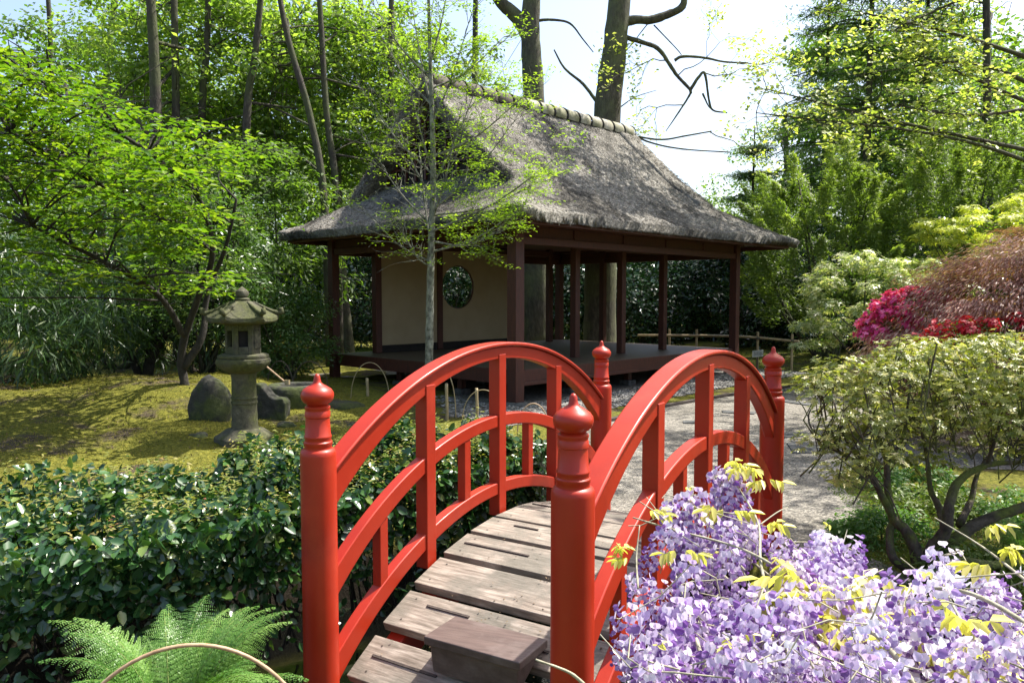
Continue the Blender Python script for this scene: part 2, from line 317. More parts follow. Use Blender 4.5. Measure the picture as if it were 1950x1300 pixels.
def gravelmat(name,c,scale=70):
    m,nt,out=newmat(name); p=nd(nt,'ShaderNodeBsdfPrincipled'); nt.links.new(p.outputs[0],out.inputs[0])
    v=coords(nt); vo=nd(nt,'ShaderNodeTexVoronoi'); vo.inputs['Scale'].default_value=scale; nt.links.new(v,vo.inputs['Vector'])
    sp=nd(nt,'ShaderNodeSeparateColor'); nt.links.new(vo.outputs['Color'],sp.inputs[0])
    col=ramp(nt,sp.outputs[0],c)
    big=ramp(nt,noisen(nt,1.6,6,.6,v),[(.3,(.6,.57,.52)),(.5,(.9,.88,.84)),(.7,(1.15,1.12,1.08))])
    mx=nd(nt,'ShaderNodeMix',data_type='RGBA',blend_type='MULTIPLY'); mx.inputs[0].default_value=1
    nt.links.new(col,mx.inputs[6]); nt.links.new(big,mx.inputs[7]); nt.links.new(mx.outputs[2],p.inputs['Base Color'])
    p.inputs['Roughness'].default_value=.85
    mm=nd(nt,'ShaderNodeMath',operation='MULTIPLY'); mm.inputs[1].default_value=-1; nt.links.new(vo.outputs['Distance'],mm.inputs[0])
    nt.links.new(bumpn(nt,mm.outputs[0],.8,.012),p.inputs['Normal']); return m
M['gravel']=gravelmat('fine_grey_gravel',[(0,(.055,.05,.042)),(.5,(.165,.153,.13)),(1,(.35,.325,.28))])
M['shadegravel']=gravelmat('shade_toned_drip_gravel',[(0,(.05,.045,.038)),(.5,(.12,.11,.095)),(1,(.24,.22,.2))],35)  # apron gravel made darker, shade under the eaves put into its colour
xs=np.concatenate([np.linspace(-150,-16,14)[:-1],np.linspace(-16,16,250),np.linspace(16,150,14)[1:]])
ys=np.concatenate([np.linspace(-30,0,6)[:-1],np.linspace(0,22,190),np.linspace(22,220,20)[1:]])
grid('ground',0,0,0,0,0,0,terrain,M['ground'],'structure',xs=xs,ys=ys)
# water in the channel
def watermat():
    m,nt,out=newmat('dark_stream_water'); p=nd(nt,'ShaderNodeBsdfPrincipled'); nt.links.new(p.outputs[0],out.inputs[0])
    p.inputs['Base Color'].default_value=(.012,.014,.008,1); p.inputs['Roughness'].default_value=.08
    nt.links.new(bumpn(nt,noisen(nt,5,3,.5,coords(nt)),.08,.02),p.inputs['Normal']); return m
w=MB(); w.add([(-15,-4,-.5),(12,-4,-.5),(12,6.5,-.5),(-15,6.5,-.5)],[(0,1,2,3)]); tag(w.build('stream_water',watermat()),kind='structure')

def sheet(name,poly,mat,dz,n=60,jit=.0,seed=0):
    """flat polygon sheet draped 4 mm+ over the terrain, ragged rim"""
    from mathutils.geometry import delaunay_2d_cdt
    poly=np.array(poly,float); P=[]
    rg=np.random.default_rng(seed)
    for a,b in zip(poly,np.roll(poly,-1,0)):
        k=max(2,int(np.linalg.norm(b-a)/.12))
        for i in range(k):
            q=a+(b-a)*i/k; P.append(q+rg.normal(size=2)*jit)
    vs,_,fs,_,_,_=delaunay_2d_cdt([Vector((float(p[0]),float(p[1]))) for p in P],[],[list(range(len(P)))],1,1e-5)
    F3=[]
    for f in fs:
        a,b,c=[vs[i] for i in f[:3]]; ar=(b.x-a.x)*(c.y-a.y)-(b.y-a.y)*(c.x-a.x)
        if abs(ar)>1e-9: F3.append(list(f) if ar>0 else list(f)[::-1])
    me=bpy.data.meshes.new(name); me.from_pydata([(v.x,v.y,dz) for v in vs],[],F3)
    o=link(name,me,mat); return tag(o,kind='structure')
def pz(L): return [atz(x,y)[:2] for x,y in L]
# gravel path: runs from the bridge end to the pavilion and off to the right
p_near=[br(LEN-.25,-.62,0)[:2],br(LEN-.25,.62,0)[:2]]
gp=p_near+[A(2.6,4.6)]+pz([(1600,1040),(1650,960),(1570,915),(1640,880)])+[A(8.,7.0),A(14,8.),A(14,11.5)]+pz([(1750,742),(1560,731),(1500,738),(1420,748),(1330,764),(1235,781),(1175,800),(1110,812),(1060,838)])
sheet('gravel_path',gp,M['gravel'],.006,jit=.02,seed=3)

# ---------------------------------------------------------------- pavilion frame
PB=atz(982,772)[:2]; aR=math.atan(1416/1460.); DR=A(math.sin(aR),math.cos(aR)); DL=A(-DR[1],DR[0])
PW,PL=7.27,5.3
def pv(w,l,z): q=PB+DR*w+DL*l; return A(q[0],q[1],z)
ap=[pv(a,b,0)[:2] for a,b in [(-1.5,-1.35),(PW+1.3,-1.25),(PW+1.5,PL+1.4),(-1.6,PL+1.4)]]
sheet('pebble_apron',ap,M['shadegravel'],.011,jit=.05,seed=5)

# ================================================================ RED BRIDGE
bridge=empty('footbridge',br(LEN/2,0,0),'red lacquered arched wooden footbridge with grey plank deck over the dark stream','footbridge')
def arcz(s,top,R): dx=s-LEN/2; return top-(R-math.sqrt(max(R*R-dx*dx,.01)))
def arcbeam(name,side,s0,s1,top,Rt,bot,Rb,hw,n=48,bevel=.006,zoff=0,parent=bridge,mat='red'):
    mb=MB(); v=side*HW; V=[];Fs=[]
    for i in range(n+1):
        s=s0+(s1-s0)*i/n; zt=arcz(s,top,Rt); zb=arcz(s,bot,Rb)
        # keep thickness measured across the beam
        for (vv,z) in ((v-hw,zb),(v+hw,zb),(v+hw,zt),(v-hw,zt)): V.append(br(s,vv,z))
    for i in range(n):
        for j in range(4):
            j2=(j+1)%4; Fs.append((i*4+j,(i+1)*4+j,(i+1)*4+j2,i*4+j2))
    Fs.append((0,1,2,3)); k=n*4; Fs.append((k+3,k+2,k+1,k))
    mb.add(V,Fs); return mb.build(name,M[mat],parent,bevel=bevel,ang=35)
post_prof=[(.083,-.9),(.083,1.055),(.0815,1.072),(.076,1.082),(.064,1.088),(.0625,1.10),(.066,1.106),(.066,1.118),(.061,1.123),(.060,1.135),(.063,1.14),(.0625,1.148),(.059,1.152),(.055,1.232),(.0585,1.236),(.0585,1.258),(.056,1.262),(.056,1.27),(.0585,1.274),(.058,1.284),(.050,1.29)]
fin_prof=[(.047,1.286),(.048,1.294),(.062,1.303),(.073,1.318),(.0765,1.335),(.074,1.35),(.064,1.365),(.045,1.378),(.027,1.388),(.0185,1.397),(.016,1.41),(.0135,1.425),(.008,1.434),(.001,1.437)]
for k,(sx,vy) in enumerate(((0,-1),(0,1),(1,-1),(1,1))):
    p=br(0 if sx==0 else LEN,vy*HW,0)
    pm=MB(); pm.lathe(p,post_prof,40); po=pm.build('newel_post',M['red'],bridge,ang=40)
    fm=MB(); fm.lathe(p,fin_prof,40); fm.build('finial',M['red'],po,smooth=True)
for side in (-1,1):
    hr=arcbeam('handrail',side,.04,LEN-.04,1.475,2.36,1.40,2.05,.034)
    cap=arcbeam('rail_cap',side,.03,LEN-.03,1.503,2.36,1.4795,2.36,.055,parent=hr,bevel=.008)
    arcbeam('middle_rail',side,.04,LEN-.04,1.045,2.2,.97,2.02,.032)
    arcbeam('bottom_rail',side,.04,LEN-.04,.615,2.22,.54,2.03,.032)
    for s in (.80,1.53,2.27):
        zt=arcz(s,1.43,2.2); zb=arcz(s,.40,2.3)
        mb=MB(); mb.box(br(s,side*HW,(zt+zb)/2),np.append(BU*.040,0),np.append(BV*.040,0),A(0,0,(zt-zb)/2))
        mb.build('main_baluster',M['red'],bridge,bevel=.004)
    for s in (.42,1.165,1.90,2.63):
        zt=arcz(s,1.01,2.1); zb=arcz(s,.58,2.15)
        mb=MB(); mb.box(br(s,side*HW,(zt+zb)/2),np.append(BU*.030,0),np.append(BV*.0275,0),A(0,0,(zt-zb)/2))
        mb.build('short_baluster',M['red'],bridge,bevel=.004)
    b=arcbeam('side_beam',side*.80,-.12,LEN+.12,.375,2.3,.20,2.2,.05)
# deck planks (each slightly proud at its near edge, like shallow steps)
rg=np.random.default_rng(11)
npl=13; pw=(LEN+.32)/npl
for i in range(npl):
    s=-.16+pw*(i+.5); dx=s-LEN/2; z=arcz(s,.432,2.28); sl=-dx/math.sqrt(2.28**2-dx*dx)*.84
    t=nrm(A(BU[0],BU[1],sl)); nn=nrm(np.cross(np.append(BV,0),t)); nn=nn*(1 if nn[2]>0 else -1)
    L_=.612; mb=MB(); c=br(s,rg.normal()*.004,z-.026)
    mb.box(c,t*(pw/2*1.03-.013),np.append(BV*L_,0),nn*.026)
    for sg in (-1,1):
        for a_ in (-.28,.28):
            cc=c+t*(a_*pw)+np.append(BV*(sg*.53+rg.normal()*.006),0)+nn*.0265; V=[cc+t*.006*math.cos(q)+np.append(BV,0)*.006*math.sin(q)+nn*.0012 for q in np.linspace(0,2*PI,9)[:-1]]
            mb.add(V,[tuple(range(8))],1)
    pl=mb.build('plank',[M['plank'],M['strip']],bridge,bevel=.004)
    # anti-slip battens
    if i in (0,1,2,4,5,7):
        for q in range(2):
            m2=MB()
            v0=-.36+rg.random()*.1+q*.5; ln=.16+rg.random()*.3; ss=(-.02+.03*((i+q)%3))*1.2
            cc=c+t*ss+np.append(BV*(v0),0)+nn*.029
            m2.box(cc,t*.006,np.append(BV*ln/2,0),nn*.0045)
            m2.build('grip_strip',M['strip'],pl)
# wooden step block lying on the deck
q=[atz(820,1207,.232),atz(862,1174,.232),atz(1038,1219,.232),atz(988,1262,.232)]
top=[A(*p) for p in q]; 
mb=MB(); cen=sum(top)/4; e1=nrm(np.append((top[2]-top[1])[:2],0)); e2=nrm(np.append((top[1]-top[0])[:2],0))
l1=np.linalg.norm((top[2]-top[1])[:2])/2; 
e2=A(-e1[1],e1[0],0); e2=e2 if e2@A(BU[0],BU[1],0)>0 else -e2; l2=.13
cen[2]=.214; tl=A(0,0,1)
mb.box(cen,e1*l1,e2*l2,A(0,0,.020)); 
mb.hexa([cen-e1*(l1-.03)-e2*(l2-.03)-A(0,0,.155),cen+e1*(l1-.03)-e2*(l2-.03)-A(0,0,.155),cen+e1*(l1-.03)+e2*(l2-.03)-A(0,0,.045),cen-e1*(l1-.03)+e2*(l2-.03)-A(0,0,.045),
         cen-e1*(l1-.02)-e2*(l2-.02)-A(0,0,.0205),cen+e1*(l1-.02)-e2*(l2-.02)-A(0,0,.0205),cen+e1*(l1-.02)+e2*(l2-.02)-A(0,0,.0205),cen-e1*(l1-.02)+e2*(l2-.02)-A(0,0,.0205)])
o=mb.build('step_block',M['stepwood'],loc=(cen[0],cen[1],.15),bevel=.006); tag(o,'brown wooden step block lying on the near end of the bridge deck','step')
# little crumbs of litter on the deck
rg=np.random.default_rng(5); n=150
s_=.1+rg.random(n)**1.2*1.3; v_=rg.normal(size=n)*.25+.1; v_=np.clip(v_,-.58,.58)
P=np.array([br(a,b,arcz(a,.432,2.28)+.012) for a,b in zip(s_,v_)])
me=quads(*leafmesh(P,A(0,0,1)+rdir(rg,n)*.3,rdir(rg,n),.014,.008,rng=rg)); tag(link('leaf_litter',me,M['L_straw']),'tiny brown leaf litter scattered on the bridge planks','litter',kind='stuff')

# ================================================================ PAVILION
pav=empty('tea_pavilion',pv(PW/2,PL/2,0),'open timber tea pavilion with thick grey thatched roof behind the red bridge','pavilion')
R3=np.append(DR,0); L3=np.append(DL,0); Z3=A(0,0,1)
OH=.98; EZ=3.05; RZ=5.86; HWD=PL/2+OH
def fprof(d): t=np.clip(d/HWD,0,1); return EZ+(RZ-EZ)*(.52*t+.48*t**1.8)
GW=1.62   # distance from eave end to gable plane
def roofz(w,l):
    dl=np.minimum(l+OH,PL+OH-l); dw=np.minimum(w+OH,PW+OH-w)
    fl=fprof(dl); fw=np.where(dw<GW,EZ+(fprof(dw)-EZ)*1.0,99.)
    k=.12; h=np.clip(.5+.5*(fl-fw)/k,0,1); s=fl*(1-h)+fw*h-k*h*(1-h)
    return np.where(dw<GW,np.minimum(s,np.minimum(fl,fw)+0.0)*1.0,fl)
def rough3(W,L): return .02*vnoise(W,L,3.1,2)+.012*vnoise(W,L,9,4)+.03*vnoise(W,L,1.1,6)
wsl=np.concatenate([np.linspace(-OH,-OH+GW-.001,34),np.linspace(-OH+GW+.001,PW+OH-GW-.001,110),np.linspace(PW+OH-GW+.001,PW+OH,34)])
lsl=np.linspace(-OH,PL+OH,160)
Wg,Lg=np.meshgrid(wsl,lsl)
# rounded plan corners
rc=.12
def rounding(W,L):
    W=W+.32*np.clip((W-PW)/OH,0,1);L=L-.34*np.clip((L-PL)/OH,0,1)
    for sw in (-1,1):
        for s2 in (-1,1):
            cw=(-OH+rc) if sw<0 else (PW+OH+.32-rc); cl=(-OH+rc) if s2<0 else (PL+OH-.34-rc)
            dw=(W-cw)*sw; dl=(L-cl)*s2; m=(dw>0)&(dl>0); mx=np.maximum(dw,dl); h=np.hypot(dw,dl)+1e-9
            W=np.where(m,cw+sw*dw/h*mx,W); L=np.where(m,cl+s2*dl/h*mx,L)
    return W,L
Zg=roofz(Wg,Lg)+rough3(Wg,Lg)
rgE=np.random.default_rng(3); Zg+=rgE.normal(size=Zg.shape)*.004
dE=np.minimum(np.minimum(Wg+OH,PW+OH-Wg),np.minimum(Lg+OH,PL+OH-Lg))
Zg-=.02*np.clip(1-dE/.06,0,1)**2
cu=np.exp(-(np.minimum(Wg+OH,PW+OH-Wg)+np.minimum(Lg+OH,PL+OH-Lg))/.8)*.05
Zg+=cu
W2,L2=rounding(Wg,Lg)
XY=PB+DR*W2[...,None]+DL*L2[...,None]
Vt=np.concatenate([XY,Zg[...,None]],-1)
Zb=np.minimum(Zg-.15,RZ-.3); Vb=np.concatenate([XY,np.maximum(Zb,EZ-.16)[...,None]],-1)
# pull the underside in at the rim so the cut edge slants
ctr=PB+DR*PW/2+DL*PL/2
rim=(dE<1e-6); Vb[...,:2]=np.where(rim[...,None],Vb[...,:2]+nrm(ctr-Vb[...,:2])*.08,Vb[...,:2])
ny,nx=Wg.shape; i=np.arange(nx-1)[None,:]+np.arange(ny-1)[:,None]*nx
Ft=np.stack([i,i+1,i+1+nx,i+nx],-1).reshape(-1,4); Fb=Ft[:,::-1]+nx*ny
idx=np.arange(nx*ny).reshape(ny,nx); ringi=np.concatenate([idx[0,:-1],idx[:-1,-1],idx[-1,:0:-1],idx[:0:-1,0]])
rj=np.roll(ringi,-1); Fr=np.stack([ringi,ringi+nx*ny,rj+nx*ny,rj],-1)
Vall=np.concatenate([Vt.reshape(-1,3),Vb.reshape(-1,3)]); Fall=np.concatenate([Ft,Fb,Fr])
base=(Vall,Fall,np.full(len(Fall),.4))
# straw ends over the slopes and along the rim
n=115000; ww=-OH+rgE.random(n)*(PW+2*OH); ll=-OH+rgE.random(n)*(PL+2*OH)
e=.02; z0=roofz(ww,ll); gw=(roofz(ww+e,ll)-roofz(ww-e,ll))/(2*e); gl=(roofz(ww,ll+e)-roofz(ww,ll-e))/(2*e)
ok=(np.abs(gw)<3)&(np.abs(gl)<3); ww,ll,z0,gw,gl=[q[ok] for q in (ww,ll,z0,gw,gl)]; n=len(ww)
w2,l2=rounding(ww,ll)
dEs=np.minimum(np.minimum(ww+OH,PW+OH-ww),np.minimum(ll+OH,PL+OH-ll))
P=np.concatenate([PB+DR*w2[:,None]+DL*l2[:,None],(z0+rough3(ww,ll)+.004-.02*np.clip(1-dEs/.06,0,1)**2)[:,None]],1)
gv=R3*gw[:,None]+L3*gl[:,None]; Nn=nrm(-gv+Z3); Dn=nrm(-(gv+Z3*(gw**2+gl**2)[:,None])+rdir(rgE,n)*.55)+Nn*.25
N2=nrm(Nn+rdir(rgE,n)*.5)
straw=leafmesh(P,N2,Dn,.03+.04*rgE.random(n),.006+.005*rgE.random(n),rnd=rgE.random(n)**1.0,fold=.3)
# rim straw
m=3500; k=rgE.integers(0,len(ringi),m); t=rgE.random(m)[:,None]; pa=Vt.reshape(-1,3)[ringi[k]]; pb=Vt.reshape(-1,3)[rj[k]]
hgt=rgE.random(m)[:,None]*.12; P=pa*(1-t)+pb*t-Z3*hgt; outv=nrm(np.concatenate([P[:,:2]-ctr,np.zeros((m,1))],1))
P=P-outv*(.08*hgt/.2)-outv*.02
rims=leafmesh(P,rdir(rgE,m)*.6+outv,outv*.5-Z3*(.8)+rdir(rgE,m)*.35,.03+.035*rgE.random(m),.009,rnd=.3+.6*rgE.random(m),fold=.3)
me=quads(*cat([base,straw,rims])); roof=link('thatch_roof',me,M['thatch'],pav)
# gable verges: thick thatch shells standing forward at both gables
for gname,w0,w1 in (('l',-OH+GW-.42,-OH+GW+.5),('r',PW+OH-GW-.5,PW+OH-GW+.15)):
    lv=np.linspace(-OH+1.28,PL+OH-1.28,70); ws=np.linspace(w0,w1,12)
    Wv,Lv=np.meshgrid(ws,lv); dl=np.minimum(Lv+OH,PL+OH-Lv)
    Zv=fprof(dl)+.06+rough3(Wv,Lv)+rgE.normal(size=Wv.shape)*.012; XYv=PB+DR*Wv[...,None]+DL*Lv[...,None]
    a=np.concatenate([XYv,Zv[...,None]],-1); lowz=Zv-.36
    b=np.concatenate([XYv,lowz[...,None]],-1); nyv,nxv=Wv.shape
    i=np.arange(nxv-1)[None,:]+np.arange(nyv-1)[:,None]*nxv; f1=np.stack([i,i+1,i+1+nxv,i+nxv],-1).reshape(-1,4)
    idv=np.arange(nxv*nyv).reshape(nyv,nxv); rv=np.concatenate([idv[0,:-1],idv[:-1,-1],idv[-1,:0:-1],idv[:0:-1,0]]); r2=np.roll(rv,-1)
    f3=np.stack([rv,rv+nxv*nyv,r2+nxv*nyv,r2],-1)
    V=np.concatenate([a.reshape(-1,3),b.reshape(-1,3)]); Fq=np.concatenate([f1,f1[:,::-1]+nxv*nyv,f3])
    n=7000; wr=np.where(rgE.random(n)<.6,w0 if gname=='l' else w1,w0+(w1-w0)*rgE.random(n)); lr=lv[0]+(lv[-1]-lv[0])*rgE.random(n)
    zz=fprof(np.minimum(lr+OH,PL+OH-lr))+.07-rgE.random(n)*np.where((wr==w0)|(wr==w1),.36,0)
    P=np.concatenate([PB+DR*wr[:,None]+DL*lr[:,None],zz[:,None]],1)
    sg=np.sign(lr-PL/2)[:,None]; D=L3*sg*.7-Z3*.9+R3*(-1 if gname=='l' else 1)*.5+rdir(rgE,n)*.4
    st=leafmesh(P,rdir(rgE,n)+Z3*.4,D,.05+.07*rgE.random(n),.01,rnd=rgE.random(n),fold=.3)
    v=link('gable_verge',quads(*cat([(V,Fq,np.full(len(Fq),.4)),st])),M['thatch'],roof)
    # near-black backing behind the lattice, the opening's shade put into its colour
    wg=(-OH+GW-.03) if gname=='l' else (PW+OH-GW+.03); mb=MB()
    hb=float(fprof(GW)); hwid=PL/2+OH-GW-.05
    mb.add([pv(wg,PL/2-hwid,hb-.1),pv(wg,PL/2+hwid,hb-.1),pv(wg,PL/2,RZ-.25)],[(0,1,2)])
    gw_=mb.build('gable_backing',M['dark'],roof)
    mb=MB(); sgn=-1 if gname=='l' else 1
    for k in range(-5,6):
        l_=PL/2+k*.3; h_=(RZ-.35-hb)*(1-abs(k*.3)/hwid)*.9
        if h_>.2: mb.box(pv(wg+sgn*.04,l_,hb+h_/2),R3*.02,L3*.022,Z3*h_/2)
    for zz in (hb+.25,hb+.7,hb+1.1):
        ww_=hwid*(1-(zz-hb)/(RZ-.3-hb)); mb.box(pv(wg+sgn*.075,PL/2,zz),R3*.012,L3*ww_*.9,Z3*.02)
    mb.build('lattice',M['redwood'],gw_)
# ridge cover: pale curved bark saddles divided by dark battens
rl=MB(); w0,w1=-OH+GW-.3,PW+OH-GW+.1; nseg=15; sad=[]
for k in range(nseg):
    a=w0+(w1-w0)*k/nseg+.05; b=w0+(w1-w0)*(k+1)/nseg-.02; mb=MB(); V=[];n_=14
    for wq in (a,a+.02,b-.02,b):
        rr=.20 if wq in (a,b) else .21
        for j in range(n_+1):
            th=PI*(-.12+1.24*j/n_); V.append(pv(wq,PL/2+rr*1.12*math.cos(th),RZ-.12+rr*.98*math.sin(th)))
    Fs=[(i*(n_+1)+j,i*(n_+1)+j+1,(i+1)*(n_+1)+j+1,(i+1)*(n_+1)+j) for i in range(3) for j in range(n_)]
    if 'ridge2' not in M: M['ridge2']=surf('dark_ridge_bark',[(.3,(.045,.036,.028)),(.6,(.11,.09,.07)),(.8,(.2,.17,.135))],scale=8,rough=.9,bs=.5,bd=.01)
    mb.add(V,Fs); mb.build('ridge_tile',M['ridge2'] if k<6 else M['ridge'] if 'ridge' in M else M.setdefault('ridge',surf('weathered_ridge_bark',[(.3,(.2,.18,.14)),(.6,(.42,.39,.32)),(.8,(.55,.52,.44))],scale=8,rough=.8,bs=.5,bd=.01,stops2=[(.3,(.12,.12,.06)),(.7,(.25,.24,.14))],scale2=1.5)),roof,smooth=True)
mb=MB()
for k in range(nseg+1):
    wq=w0+(w1-w0)*k/nseg+.015; P=[pv(wq,PL/2+.212*1.12*math.cos(t_),RZ-.12+.207*math.sin(t_)) for t_ in np.linspace(-.3,PI+.3,16)]
    mb.tube(P,.012,6)
mb.build('ridge_batten',M['thatch2'] if 'thatch2' in M else M.setdefault('thatch2',surf('dark_ridge_batten',[(.3,(.02,.017,.014)),(.7,(.07,.06,.045))],scale=20,rough=.9)),roof)
# timber frame
def bar(name,w0,l0,w1,l1,z0,z1,th,mat='redwood',parent=pav,bev=.006):
    a,b=pv(w0,l0,0),pv(w1,l1,0); d=b-a; ln=np.linalg.norm(d); d/=ln; s=A(-d[1],d[0],0)
    mb=MB(); mb.box((a+b)/2+A(0,0,(z0+z1)/2),d*ln/2,s*th/2,A(0,0,(z1-z0)/2)); return mb.build(name,M[mat],parent,bevel=bev)
def post(w,l,z0,z1,t=.16):
    mb=MB(); mb.box(pv(w,l,(z0+z1)/2),R3*t/2,L3*t/2,Z3*(z1-z0)/2); return mb.build('post',M['redwood'],pav,bevel=.006)
fz=.574
for (w,l,t) in ((0,0,.20),(0,PL,.17),(PW,0,.17),(PW,PL,.17)): 
    post(w,l,.06,3.13,t)
    mb=MB(); mb.lathe(pv(w,l,0),[(.22,-.05),(.23,.03),(.2,.062),(.02,.066)],12); mb.build('footing_stone',M['slate'],pav,smooth=False)
def onpx(px,l):   # w so that the post stands at picture column px on the line l
    k=(px-975)/F; q=PB+DL*l; return (k*q[1]-q[0])/(DR[0]-k*DR[1])
for px,l in ((1095,1.0),(1183,1.0),(1262,1.0)): post(onpx(px,l),l,fz+.002,2.98,.14)
WL=4.75
wA,wB,wC=onpx(718,WL),onpx(835,WL),onpx(976,WL)
for w in (wA,wB,wC): post(w,WL,fz+.002,2.98,.15)
for px in (1046,): post(onpx(px,WL),WL,fz+.002,2.98,.14)
post(PW-.05,PL-1.55,fz+.002,2.98,.14)
for (a,b,c,d) in ((0,0,PW,0),(0,PL,PW,PL)):
    bar('lintel',a+.09,b,c-.09,d,2.63,2.75,.12); bar('frieze_board',a+.1,b,c-.1,d,2.753,2.93,.04); bar('wall_plate',a-.1,b,c+.1,d,2.933,3.12,.13)
for (a,b,c,d) in ((0,0,0,PL),(PW,0,PW,PL)):
    bar('lintel',a,b+.13,c,d-.1,2.64,2.76,.12); bar('frieze_board',a,b+.13,c,d-.1,2.763,2.93,.04); bar('wall_plate',a,b-.1,c,d+.1,2.936,3.123,.13)
bar('lintel',wA,WL,onpx(1046,WL),WL,2.8,2.93,.1); bar('lintel',onpx(1095,1.),1.,onpx(1262,1.),1.,2.7,2.82,.1)
for k in range(5):     # thin joint laths on the frieze
    bar('frieze_lath',1.45*(k+1)-.015,-.035,1.45*(k+1)+.015,-.035,2.76,2.92,.02,bev=0)
mb=MB(); mb.box(pv(PW/2,PL/2,3.0),R3*(PW/2-.08),L3*(PL/2-.08),Z3*.012); mb.build('ceiling',M['redwood'],pav)
# fascia ring and rafters under the eaves
of=OH-.16
for (a,b,c,d) in ((-of,-of,PW+of+.25,-of),(-of,PL+of-.3,PW+of+.25,PL+of-.3)): bar('fascia',a+.15,b,c-.15,d,2.86,2.955,.05)
for (a,b,c,d) in ((-of,-of,-of,PL+of-.3),(PW+of+.25,-of,PW+of+.25,PL+of-.3)): bar('fascia',a,b+.15,c,d-.15,2.86,2.955,.05)
def rafter(p,q):
    d=q-p; ln=np.linalg.norm(d); d/=ln; s=nrm(np.cross(d,Z3)); u=np.cross(s,d); mb=MB(); mb.box((p+q)/2,d*ln/2,s*.03,u*.035); mb.build('rafter',M['redwood'],pav)
for k in range(17):
    w=PW*k/16
    rafter(pv(w,.1,3.20),pv(w,-of+.03,2.985)); 
for k in range(12):
    l=PL*(k+.5)/12
    rafter(pv(.1,l,3.20),pv(-of+.03,l,2.985)); rafter(pv(PW-.1,l,3.20),pv(PW+of-.03,l,2.985))

# floor, skirt
nb=24
mb=MB()
for k in range(nb):
    l0=.02+(PL-.04)*k/nb; l1=.02+(PL-.04)*(k+1)/nb-.008
    mb.hexa([pv(a,b,z) for z in (fz-.045,fz) for a,b in ((.02,l0),(PW-.02,l0),(PW-.02,l1),(.02,l1))])
fl=mb.build('floor_boards',M['floorwood'],pav)
for (a,b,c,d) in ((.13,-.0,PW-.1,-.0),(.13,PL,PW-.1,PL)): bar('skirt_board',a,b,c,d,.33,fz-.003,.06)
for (a,b,c,d) in ((0,.13,0,PL-.1),(PW,.13,PW,PL-.1)): bar('skirt_board',a,b,c,d,.335,fz-.003,.06)
bar('skirt_rail',.13,-.05,PW-.1,-.05,.315,.375,.04)
for w in (1.8,3.6,5.4):
    for l in (.35,2.6,PL-.35):
        post(w,l,.1,fz-.05,.12); mb=MB(); mb.box(pv(w,l,.06),R3*.12,L3*.12,Z3*.055); mb.build('footing_stone',M['slate'],pav,bevel=.02)
for l in (1.7,3.5): 
    post(.35,l,.1,fz-.05,.12); mb=MB(); mb.box(pv(.35,l,.06),R3*.12,L3*.12,Z3*.055); mb.build('footing_stone',M['slate'],pav,bevel=.02)
# plaster walls (second one with the round window)
z0,z1=fz+.16,2.80
bar('base_board',wA+.08,WL,wB-.08,WL,fz+.003,z0-.002,.1,'dark'); bar('base_board',wB+.08,WL,wC-.08,WL,fz+.003,z0-.002,.1,'dark')
wl=bar('plaster_wall',wA+.075,WL,wB-.075,WL,z0,z1,.08,'plaster',bev=0); 
def holewall(wa,wb,za,zb,wc,zc,r,th):
    n=96; V=[];Fs=[]
    outer=[];inner=[]
    for k in range(n):
        a=2*PI*(k+.5)/n; ca,sa=math.cos(a),math.sin(a)
        tx=((wb-wc)/ca if ca>0 else (wa-wc)/ca) if abs(ca)>1e-6 else 1e9
        tz=((zb-zc)/sa if sa>0 else (za-zc)/sa) if abs(sa)>1e-6 else 1e9
        t=min(tx,tz); outer.append((wc+ca*t,zc+sa*t)); inner.append((wc+ca*r,zc+sa*r))
    # snap nearest points to the corners
    for cx,cz in ((wa,za),(wb,za),(wa,zb),(wb,zb)):
        j=min(range(n),key=lambda i:(outer[i][0]-cx)**2+(outer[i][1]-cz)**2); outer[j]=(cx,cz)
    for l in (WL-th/2,WL+th/2):
        for (w,z) in outer+inner: V.append(pv(w,l,z))
    for k in range(n):
        k2=(k+1)%n
        Fs+= [(k,k2,n+k2,n+k),(2*n+k2,2*n+k,3*n+k,3*n+k2),(n+k,n+k2,3*n+k2,3*n+k),(k2,k,2*n+k,2*n+k2)]
    mb=MB(); mb.add(V,Fs); return mb.build('plaster_wall',M['plaster'],pav)
wcn=onpx(871,WL); hw_=holewall(wB+.075,wC-.075,z0,z1,wcn,1.985,.50,.08)
mb=MB(); mb.tube([pv(wcn+.5*math.cos(t),WL,1.985+.5*math.sin(t)) for t in np.linspace(0,2*PI,49)],.022,6,cap=False)
mb.build('window_ring',M['redwood'],hw_)
# ================================================================ STONE LANTERN
lp=atz(467,846); lan=empty('stone_lantern',lp,'tall weathered grey stone lantern with hexagonal cap standing on the moss lawn','lantern')
lx,ly=lp[0],lp[1]
def lpt(n,prof,name,par=None,rot=0,fn=None,sm_=False,mat='stone',ang=30):
    mb=MB(); mb.lathe(A(lx,ly,0),prof,n,rot,fn); return mb.build(name,M[mat],par or lan,ang=ang)
lpt(6,[(.34,-.08),(.36,.0),(.355,.10),(.33,.125),(.30,.14),(.23,.19),(.2,.205)],'base',rot=.25)
def ringfn(a,z): return 1.
lpt(28,[(.16,.2),(.152,.24),(.147,.5),(.155,.505),(.155,.525),(.147,.53),(.147,.56),(.155,.565),(.155,.58),(.145,.585),(.142,.8),(.15,.86),(.16,.88)],'shaft')
lpt(36,[(.16,.875),(.22,.90),(.285,.955),(.305,1.0),(.30,1.04),(.275,1.05),(.285,1.06),(.285,1.085),(.25,1.10)],'platform',fn=lambda a,z:1+.035*abs(math.sin(3*a))+.03*math.cos(12*a)*(z<1.04)*(z>.89))
